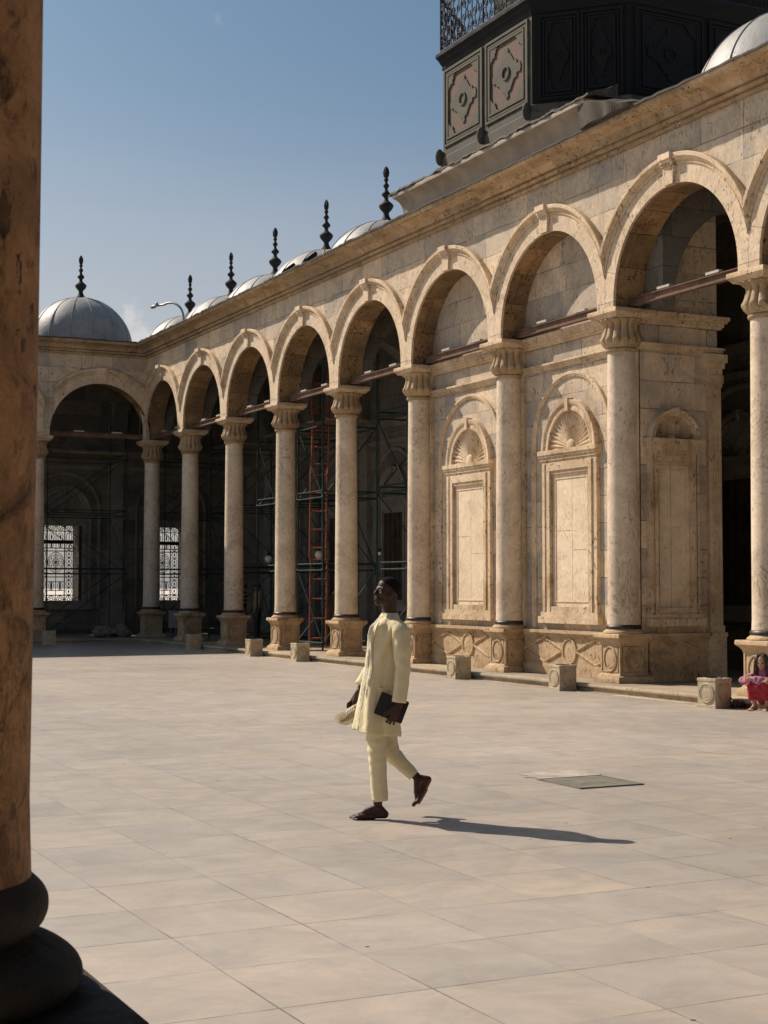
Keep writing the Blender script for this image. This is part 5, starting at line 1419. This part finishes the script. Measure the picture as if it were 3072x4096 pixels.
for sg in (-1, 1):
    wball((0.062, sg * 0.04, -0.018), (0.022, 0.018, 0.018)); wb.caps(WH @ Vector((0.082, sg * 0.014, 0.024)), 0.008, WH @ Vector((0.068, sg * 0.044, 0.022)), 0.008)
wb.caps(WH @ Vector((-0.02, 0, -0.05)), 0.046, (-0.15, 0, 0.50), 0.055, 12)
wb.chain([(-0.16, 0, 0.50), (-0.26, 0, 0.36), (-0.30, 0, 0.24)], [0.09, 0.10, 0.11], 12)
for sg in (-1, 1):
    hip, kn, an = (-0.28, sg * 0.08, 0.23), (0.05, sg * 0.10, 0.36), (-0.02, sg * 0.095, 0.06)
    wb.chain([hip, kn, an], [0.075, 0.052, 0.033])
    A = Vector(an)
    wb.caps(A, 0.034, A + Vector((-0.03, 0, -0.032)), 0.027); wb.caps(A + Vector((-0.03, 0, -0.035)), 0.025, A + Vector((0.12, sg * 0.01, -0.038)), 0.021); wb.caps(A, 0.03, A + Vector((0.11, sg * 0.01, -0.034)), 0.020)
    for q in range(5):
        b0 = A + Vector((0.115, sg * 0.01 + lerp(-0.028, 0.03, q / 4), -0.042)); L = (0.05, 0.046, 0.04, 0.035, 0.028)[q if sg < 0 else 4 - q]
        wb.caps(b0, 0.012, b0 + Vector((L, 0, -0.004)), 0.0085)
    # folded arms: elbows out, forearms crossing over the knees
    sh, el, wr = (-0.16, sg * 0.15, 0.47), (-0.02, sg * 0.26, 0.40), (0.10, -sg * 0.06, 0.425 + 0.02 * sg)
    wb.chain([sh, el, wr], [0.044, 0.036, 0.025])
    hnd = Vector(wr)
    dv = Vector((0.06, -sg * 0.9, 0.0)).normalized()
    wb.caps(hnd, 0.022, hnd + dv * 0.07, 0.021)
    for q in range(4):
        p0 = hnd + dv * 0.075 + Vector((0, 0, 0.026 - 0.017 * q)); wb.caps(p0, 0.0095, p0 + dv * 0.04 + Vector((-0.004, 0, 0)), 0.0085, 8); wb.caps(p0 + dv * 0.04 + Vector((-0.004, 0, 0)), 0.0085, p0 + dv * 0.058 + Vector((-0.026, 0, 0)), 0.0075, 8)
    wb.caps(hnd + dv * 0.02 + Vector((-0.01, 0, 0.018)), 0.011, hnd + dv * 0.062 + Vector((-0.012, 0, 0.04)), 0.009, 8)
remesh(wb, 'body', M_SKINF, wo, 0.0055, 4)
# shirt: torso and sleeves, a slightly thicker shell than the body
sb = MB()
sb.chain([(-0.155, 0, 0.515), (-0.26, 0, 0.37), (-0.30, 0, 0.27)], [0.115, 0.13, 0.14], 16)
sb.chain([(-0.16, -0.13, 0.485), (-0.16, 0.13, 0.485)], [0.062, 0.062], 12)
for sg in (-1, 1): sb.chain([(-0.16, sg * 0.15, 0.475), (-0.02, sg * 0.26, 0.40), (0.095, -sg * 0.02, 0.42 + 0.02 * sg)], [0.062, 0.057, 0.047], 12)
o = remesh(sb, 'shirt', M_PINK, wo, 0.009, 4)
for v in o.data.vertices: v.co += v.normal * (0.013 * mnoise.noise(v.co * 16) + 0.006 * mnoise.noise(v.co * 35))
# skirt: over hips, thighs and knees, falling to the shins
kb = MB()
for sg in (-1, 1):
    kb.chain([(-0.29, sg * 0.075, 0.24), (0.055, sg * 0.10, 0.345)], [0.115, 0.078], 14)
    kb.chain([(0.05, sg * 0.10, 0.34), (0.03, sg * 0.105, 0.20)], [0.077, 0.066], 14)
kb.chain([(0.045, -0.10, 0.325), (0.045, 0.10, 0.325)], [0.075, 0.075], 14); kb.chain([(0.03, -0.10, 0.25), (0.03, 0.10, 0.25)], [0.065, 0.065], 14)
kb.chain([(-0.29, 0, 0.24), (0.03, 0, 0.31)], [0.11, 0.08], 14); kb.chain([(0.02, 0, 0.30), (-0.02, 0, 0.20)], [0.07, 0.08], 12); kb.chain([(-0.29, 0, 0.20), (-0.10, 0, 0.17)], [0.11, 0.10], 12)
o = remesh(kb, 'skirt', M_RED, wo, 0.010, 4)
for v in o.data.vertices: v.co += v.normal * (0.018 * mnoise.noise(v.co * 13) + 0.009 * mnoise.noise(v.co * 30))
hb_ = MB()
def hp(c, r): hb_.ball(WH @ Vector(c), tuple(x * 0.92 for x in r), 16, 12, WH.to_3x3().normalized())
hp((-0.028, 0, 0.052), (0.098, 0.088, 0.094)); hp((-0.06, 0, -0.03), (0.06, 0.085, 0.11))
for sg in (-1, 1):
    hb_.chain([WH @ Vector((0.035, sg * 0.040, 0.118)), WH @ Vector((0.045, sg * 0.074, 0.04)), WH @ Vector((0.028, sg * 0.088, -0.06)), WH @ Vector((0.02, sg * 0.095, -0.17)), WH @ Vector((0.02, sg * 0.088, -0.24))], [0.022, 0.026, 0.030, 0.032, 0.016])
    hb_.chain([WH @ Vector((-0.01, sg * 0.08, 0.03)), WH @ Vector((-0.02, sg * 0.098, -0.1)), WH @ Vector((-0.02, sg * 0.10, -0.23))], [0.03, 0.036, 0.018])
    hb_.chain([WH @ Vector((-0.08, sg * 0.04, -0.03)), WH @ Vector((-0.09, sg * 0.05, -0.26))], [0.06, 0.03])
o = remesh(hb_, 'hair', M_BROWNH, wo, 0.007, 3)
for v in o.data.vertices:
    a = math.atan2(v.co.y, v.co.x + 0.12)
    v.co += v.normal * 0.006 * math.sin(a * 34 + 2 * mnoise.noise(v.co * 9))
M_EYED = plain('dark_iris', (0.02, 0.014, 0.01), 0.25, var=0.05)
for sg in (-1, 1):
    m = MB(); m.ball(WH @ Vector((0.076, sg * 0.029, 0.005)), 0.0105, 10, 8); m.build('eye', M_EYED, wo, smooth=80, world=False)

# strap sandals beside her
M_SAND = plain('dark_leather', (0.035, 0.022, 0.017), 0.6, var=0.4)
def sandal(label, loc, rz, tilt):
    root = thing('sandal', label, 'sandal', loc, rz, 'sandals lying beside the crouching woman')
    m = MB(); rs = []
    for k in range(13):
        t = k / 12; b = 0.026 + 0.016 * math.sin(t * PI * 0.85) * (1 if t < 0.9 else 0.8)
        if k in (0, 12): b *= 0.6
        rs.append([(0.25 * t - 0.125, y * b, z) for y, z in ((-1, 0.0), (1, 0.0), (1, 0.018), (-1, 0.018))])
    m.rows(rs, True, True, True); m.build('sole', M_RUBBER, root, smooth=40, world=False)
    m = MB()
    for x in (-0.09, 0.02, 0.065): m.rows([[(x + e_, 0.04 * math.cos(PI * k / 10), 0.015 + tilt * math.sin(PI * k / 10)) for k in range(11)] for e_ in (0, 0.022)], False)
    m.tube([(-0.10, -0.035, 0.02), (-0.13, -0.02, 0.08), (-0.14, 0.0, 0.11), (-0.12, 0.03, 0.07), (-0.10, 0.035, 0.02)], 0.006, 5)
    m.build('straps', M_SAND, root, smooth=60, world=False)
    return root
sandal('dark strappy sandal lying flat nearest the feet of the crouching woman', (13.98, 16.98, 0.0), 2.7, 0.05)
sandal('dark strappy sandal lying between the big stone cube and its twin', (14.00, 17.14, 0.0), 1.9, 0.06)
bg = MB(); bg.ball((13.99, 17.05, 0.06), (0.12, 0.07, 0.055), 14, 9)
o = bg.build('handbag', M_SAND, None, smooth=70)
for v in o.data.vertices: v.co += mnoise.noise_vector(v.co * 14) * 0.02
hd = MB(); hd.tube([(14.0, 17.10, 0.08), (13.98, 17.2, 0.15), (13.97, 17.28, 0.14), (13.96, 17.33, 0.10), (13.95, 17.36, 0.05)], 0.010, 6); hd.build('strap', M_SAND, o, smooth=60, world=False)
tag(o, 'small dark handbag with looped strap beside the sandals', 'handbag')

# ------------------------------------------------------------------ two workers in the gallery
M_OLIVE = cloth('olive_tshirt', (0.20, 0.19, 0.075), wr=12)
M_NAVY = cloth('dark_trousers', (0.022, 0.022, 0.028), wr=12)
M_STRIPE = (lambda: None)()
def stripes():
    m = NT('striped_dark_shirt'); tc = m.n('TexCoord').outputs['Object']; z = m.n('SeparateXYZ', None, Vector=tc).outputs[2]
    f = m.ma('FRACT', m.ma('MULTIPLY', z, 9.0))
    return m.done(m.mix(m.ma('MULTIPLY', m.ma('LESS_THAN', f, 0.25), m.ma('GREATER_THAN', z, 1.05)), (0.03, 0.03, 0.035), (0.35, 0.34, 0.32)), 0.85, 0, 0.2)
M_STRIPE = stripes()
M_CAPB = plain('dark_cap_cloth', (0.02, 0.02, 0.024), 0.8, var=0.2)
def worker(label, loc, rz, shirt, capm, H=1.72, lean=0.0):
    root = thing('person', label, 'person', loc, rz); s = H / 1.75
    V = lambda x, y, z: (x * s + lean * max(0, z - 0.9), y * s, z * s)
    b = MB()
    b.ball(V(0.0, 0, 1.645), (0.098 * s, 0.076 * s, 0.11 * s)); b.ball(V(0.035, 0, 1.60), (0.06 * s, 0.06 * s, 0.085 * s)); b.ball(V(0.098, 0, 1.61), (0.016, 0.012, 0.02))
    for sg in (-1, 1): b.ball(V(-0.01, sg * 0.078, 1.63), (0.02, 0.01, 0.03))
    b.chain([V(0, 0, 1.58), V(-0.01, 0, 1.45), V(0, 0, 1.2), V(0, 0, 0.95)], [0.055, 0.10, 0.11, 0.11], 12)
    for sg in (-1, 1):
        w = V(0.16 if sg < 0 else 0.05, sg * 0.23, 0.88 if sg > 0 else 1.02)
        b.chain([V(-0.01, 0.0, 1.42), V(-0.01, sg * 0.17, 1.41), V(0.0, sg * 0.235, 1.13), w], [0.06, 0.048, 0.038, 0.027])
        wv = Vector(w); b.caps(wv, 0.026, wv + Vector((0.03, 0, -0.07)), 0.024)
        for q in range(4): b.caps(wv + Vector((0.01 + 0.014 * q, 0, -0.08)), 0.009, wv + Vector((0.03 + 0.014 * q, -sg * 0.012, -0.15 + 0.008 * q)), 0.0075, 8)
        b.caps(wv + Vector((0.03, 0, -0.02)), 0.011, wv + Vector((0.065, -sg * 0.01, -0.08)), 0.009, 8)
        b.chain([V(0, sg * 0.09, 0.92), V(0.02, sg * 0.10, 0.48), V(0, sg * 0.10, 0.08)], [0.085, 0.056, 0.038])
        b.caps(V(-0.03, sg * 0.10, 0.04), 0.036, V(0.16, sg * 0.115, 0.03), 0.03)
    remesh(b, 'body', M_SKINM, root, 0.010, 3)
    t = MB(); t.chain([V(-0.01, 0, 1.44), V(0, 0, 1.2), V(0, 0, 0.96)], [0.118, 0.128, 0.132], 14)
    for sg in (-1, 1): t.chain([V(-0.01, 0.0, 1.43), V(-0.01, sg * 0.17, 1.415), V(-0.003, sg * 0.215, 1.2)], [0.075, 0.066, 0.058])
    remesh(t, 'shirt', shirt, root, 0.012, 3)
    t = MB()
    for sg in (-1, 1):
        t.chain([V(0, sg * 0.085, 0.94), V(0.02, sg * 0.10, 0.5), V(0, sg * 0.10, 0.09)], [0.108, 0.076, 0.062])
        t.chain([V(-0.04, sg * 0.10, 0.045), V(0.17, sg * 0.115, 0.04)], [0.046, 0.042])
    remesh(t, 'trousers', M_NAVY, root, 0.012, 3)
    t = MB(); t.ball(V(-0.008, 0, 1.69), (0.108 * s, 0.086 * s, 0.085 * s), 16, 10)
    if capm: t.caps(V(0.07, 0, 1.70), 0.03, V(0.15, 0, 1.69), 0.02)
    remesh(t, 'cap' if capm else 'hair', M_CAPB, root, 0.008, 2)
worker('worker in olive T-shirt and dark cap standing in the shaded gallery', (16.4, 41.25, PZ), PI * 0.95, M_OLIVE, True, 1.66)
worker('worker in dark striped shirt bending beside the one in olive T-shirt', (16.3, 42.30, PZ), -PI * 0.25, M_STRIPE, False, 1.64, 0.12)
# ------------------------------------------------------------------ near gallery behind the viewpoint (shades the foreground column)
ng = thing('near_arcade', 'stone arcade wall and roof of the near gallery round the viewpoint', 'arcade', (0.5, 3.5, 0))
def MN(t, n, z): return (t, 3.81 + n, z)
nb = [0.56 + SE * (k + 0.5) for k in (-3, -2, -1, 0, 1, 2)]
w, sf = arcade_wall(MN, nb, 0.56 - 3 * SE, 0.56 + 3 * SE, 9.2)
w.build('wall', M_GAL, ng, smooth=None); sf.build('arch_soffit', M_GAL, ng, smooth=40)
b = MB(); b.box(-10.2, 11.3, -2.4, 3.22, 8.72, 9.2); b.build('roof_slab', M_CEIL, ng, smooth=None)
b = MB(); b.box(-10.2, 11.3, -2.4, -1.9, 0.0, 8.72); b.build('back_wall', M_GAL, ng, smooth=None)

# ------------------------------------------------------------------ sky, sun, camera
SUN_EL, SUN_AZ = R(42.3), -28.6      # azimuth in degrees from +Y towards +X
w = bpy.data.worlds.new('World'); SC.world = w; w.use_nodes = True
nt = w.node_tree; nt.nodes.clear()
out = nt.nodes.new('ShaderNodeOutputWorld'); bg = nt.nodes.new('ShaderNodeBackground'); sky = nt.nodes.new('ShaderNodeTexSky')
sky.sky_type = 'NISHITA'; sky.sun_disc = False; sky.sun_elevation = SUN_EL; sky.sun_rotation = R(SUN_AZ)
sky.altitude = 100; sky.air_density = 1.0; sky.dust_density = 2.6; sky.ozone_density = 1.3
bg.inputs[1].default_value = 0.07
# small bright cumulus low on the horizon and a wisp higher up
tc = nt.nodes.new('ShaderNodeTexCoord')
def vm(op, a, b=None):
    n = nt.nodes.new('ShaderNodeVectorMath'); n.operation = op
    nt.links.new(a, n.inputs[0])
    if b is not None: n.inputs[1].default_value = b
    return n
def wm(op, a, b=0.0, c=0.0):
    n = nt.nodes.new('ShaderNodeMath'); n.operation = op
    for i, x in enumerate((a, b, c)):
        if isinstance(x, bpy.types.NodeSocket): nt.links.new(x, n.inputs[i])
        else: n.inputs[i].default_value = x
    return n.outputs[0]
def rg(v, a, b, c=0.0, d=1.0):
    n = nt.nodes.new('ShaderNodeMapRange'); n.interpolation_type = 'SMOOTHSTEP'; nt.links.new(v, n.inputs[0])
    for i, x in enumerate((a, b, c, d)): n.inputs[i + 1].default_value = x
    return n.outputs[0]
dirv = vm('NORMALIZE', tc.outputs['Generated']).outputs[0]
nz = nt.nodes.new('ShaderNodeTexNoise'); nt.links.new(dirv, nz.inputs['Vector']); nz.inputs['Scale'].default_value = 34; nz.inputs['Detail'].default_value = 6; nz.inputs['Roughness'].default_value = 0.6
sx = nt.nodes.new('ShaderNodeSeparateXYZ'); nt.links.new(dirv, sx.inputs[0])
grd = nt.nodes.new('ShaderNodeMix'); grd.data_type = 'RGBA'; nt.links.new(rg(sx.outputs[2], 0.10, 0.40), grd.inputs[0]); grd.inputs[6].default_value = (1.14, 1.06, 1.00, 1); grd.inputs[7].default_value = (0.66, 0.85, 0.91, 1)
gm = nt.nodes.new('ShaderNodeMix'); gm.data_type = 'RGBA'; gm.blend_type = 'MULTIPLY'; gm.inputs[0].default_value = 1.0; nt.links.new(sky.outputs[0], gm.inputs[6]); nt.links.new(grd.outputs[2], gm.inputs[7])
hz = nt.nodes.new('ShaderNodeMix'); hz.data_type = 'RGBA'
nz2 = nt.nodes.new('ShaderNodeTexNoise'); nt.links.new(vm('MULTIPLY', dirv, (1.0, 1.0, 2.6)).outputs[0], nz2.inputs['Vector']); nz2.inputs['Scale'].default_value = 5.0; nz2.inputs['Detail'].default_value = 5
nt.links.new(wm('MULTIPLY', rg(sx.outputs[2], 0.32, 0.12), wm('MULTIPLY_ADD', nz2.outputs[0], 0.7, 0.15)), hz.inputs[0]); nt.links.new(gm.outputs[2], hz.inputs[6]); hz.inputs[7].default_value = (6.1, 6.3, 6.7, 1)
sky_col = hz.outputs[2]
def cloud(col, az, el, rad, lo, strength, tint):
    d = (math.sin(R(az)) * math.cos(R(el)), math.cos(R(az)) * math.cos(R(el)), math.sin(R(el)))
    dist = nt.nodes.new('ShaderNodeVectorMath'); dist.operation = 'DISTANCE'; nt.links.new(dirv, dist.inputs[0]); dist.inputs[1].default_value = d
    f = wm('MULTIPLY', rg(wm('SUBTRACT', nz.outputs[0], wm('MULTIPLY', dist.outputs['Value'], 0.14 / rad)), lo, lo + 0.16), strength)
    mx = nt.nodes.new('ShaderNodeMix'); mx.data_type = 'RGBA'; nt.links.new(f, mx.inputs[0]); nt.links.new(col, mx.inputs[6]); mx.inputs[7].default_value = (*tint, 1)
    return mx.outputs[2]
HAZE = 0
c1 = cloud(sky_col, 26.4 - 9.15, 9.3, 0.012, 0.30, 0.6, (9.0, 8.7, 8.4))
c1 = cloud(c1, 26.4 - 6.3, 20.6, 0.0045, 0.40, 0.16, (7.5, 7.6, 7.7))
nt.links.new(c1, bg.inputs[0]); nt.links.new(bg.outputs[0], out.inputs[0])

sd = bpy.data.lights.new('sun', 'SUN'); sd.energy = 4.9; sd.angle = R(0.5); sd.color = (1.0, 0.87, 0.735)
so = bpy.data.objects.new('sun', sd); C.objects.link(so)
az = R(SUN_AZ)
d = Vector((math.sin(az) * math.cos(SUN_EL), math.cos(az) * math.cos(SUN_EL), math.sin(SUN_EL)))
so.rotation_euler = d.to_track_quat('Z', 'Y').to_euler(); so.location = d * 60

cd = bpy.data.cameras.new('camera'); co = bpy.data.objects.new('camera', cd); C.objects.link(co)
co.location = (0, 0, 1.7); co.rotation_euler = (R(90 + 2.81), 0, -TH)
cd.sensor_fit = 'VERTICAL'; cd.sensor_height = 36.0; cd.lens = 3300 / 2212 * 36.0
cd.clip_start = 0.05; cd.clip_end = 4000
cd.dof.use_dof = True; cd.dof.focus_distance = 11.5; cd.dof.aperture_fstop = 13.0
SC.camera = co
SC.view_settings.view_transform = 'Standard'; SC.view_settings.look = 'None'; SC.view_settings.exposure = 0.26; SC.view_settings.gamma = 1.0
SC.render.engine = 'CYCLES'
try:
    SC.cycles.max_bounces = 8; SC.cycles.diffuse_bounces = 3; SC.cycles.sample_clamp_indirect = 4.0
except Exception: pass
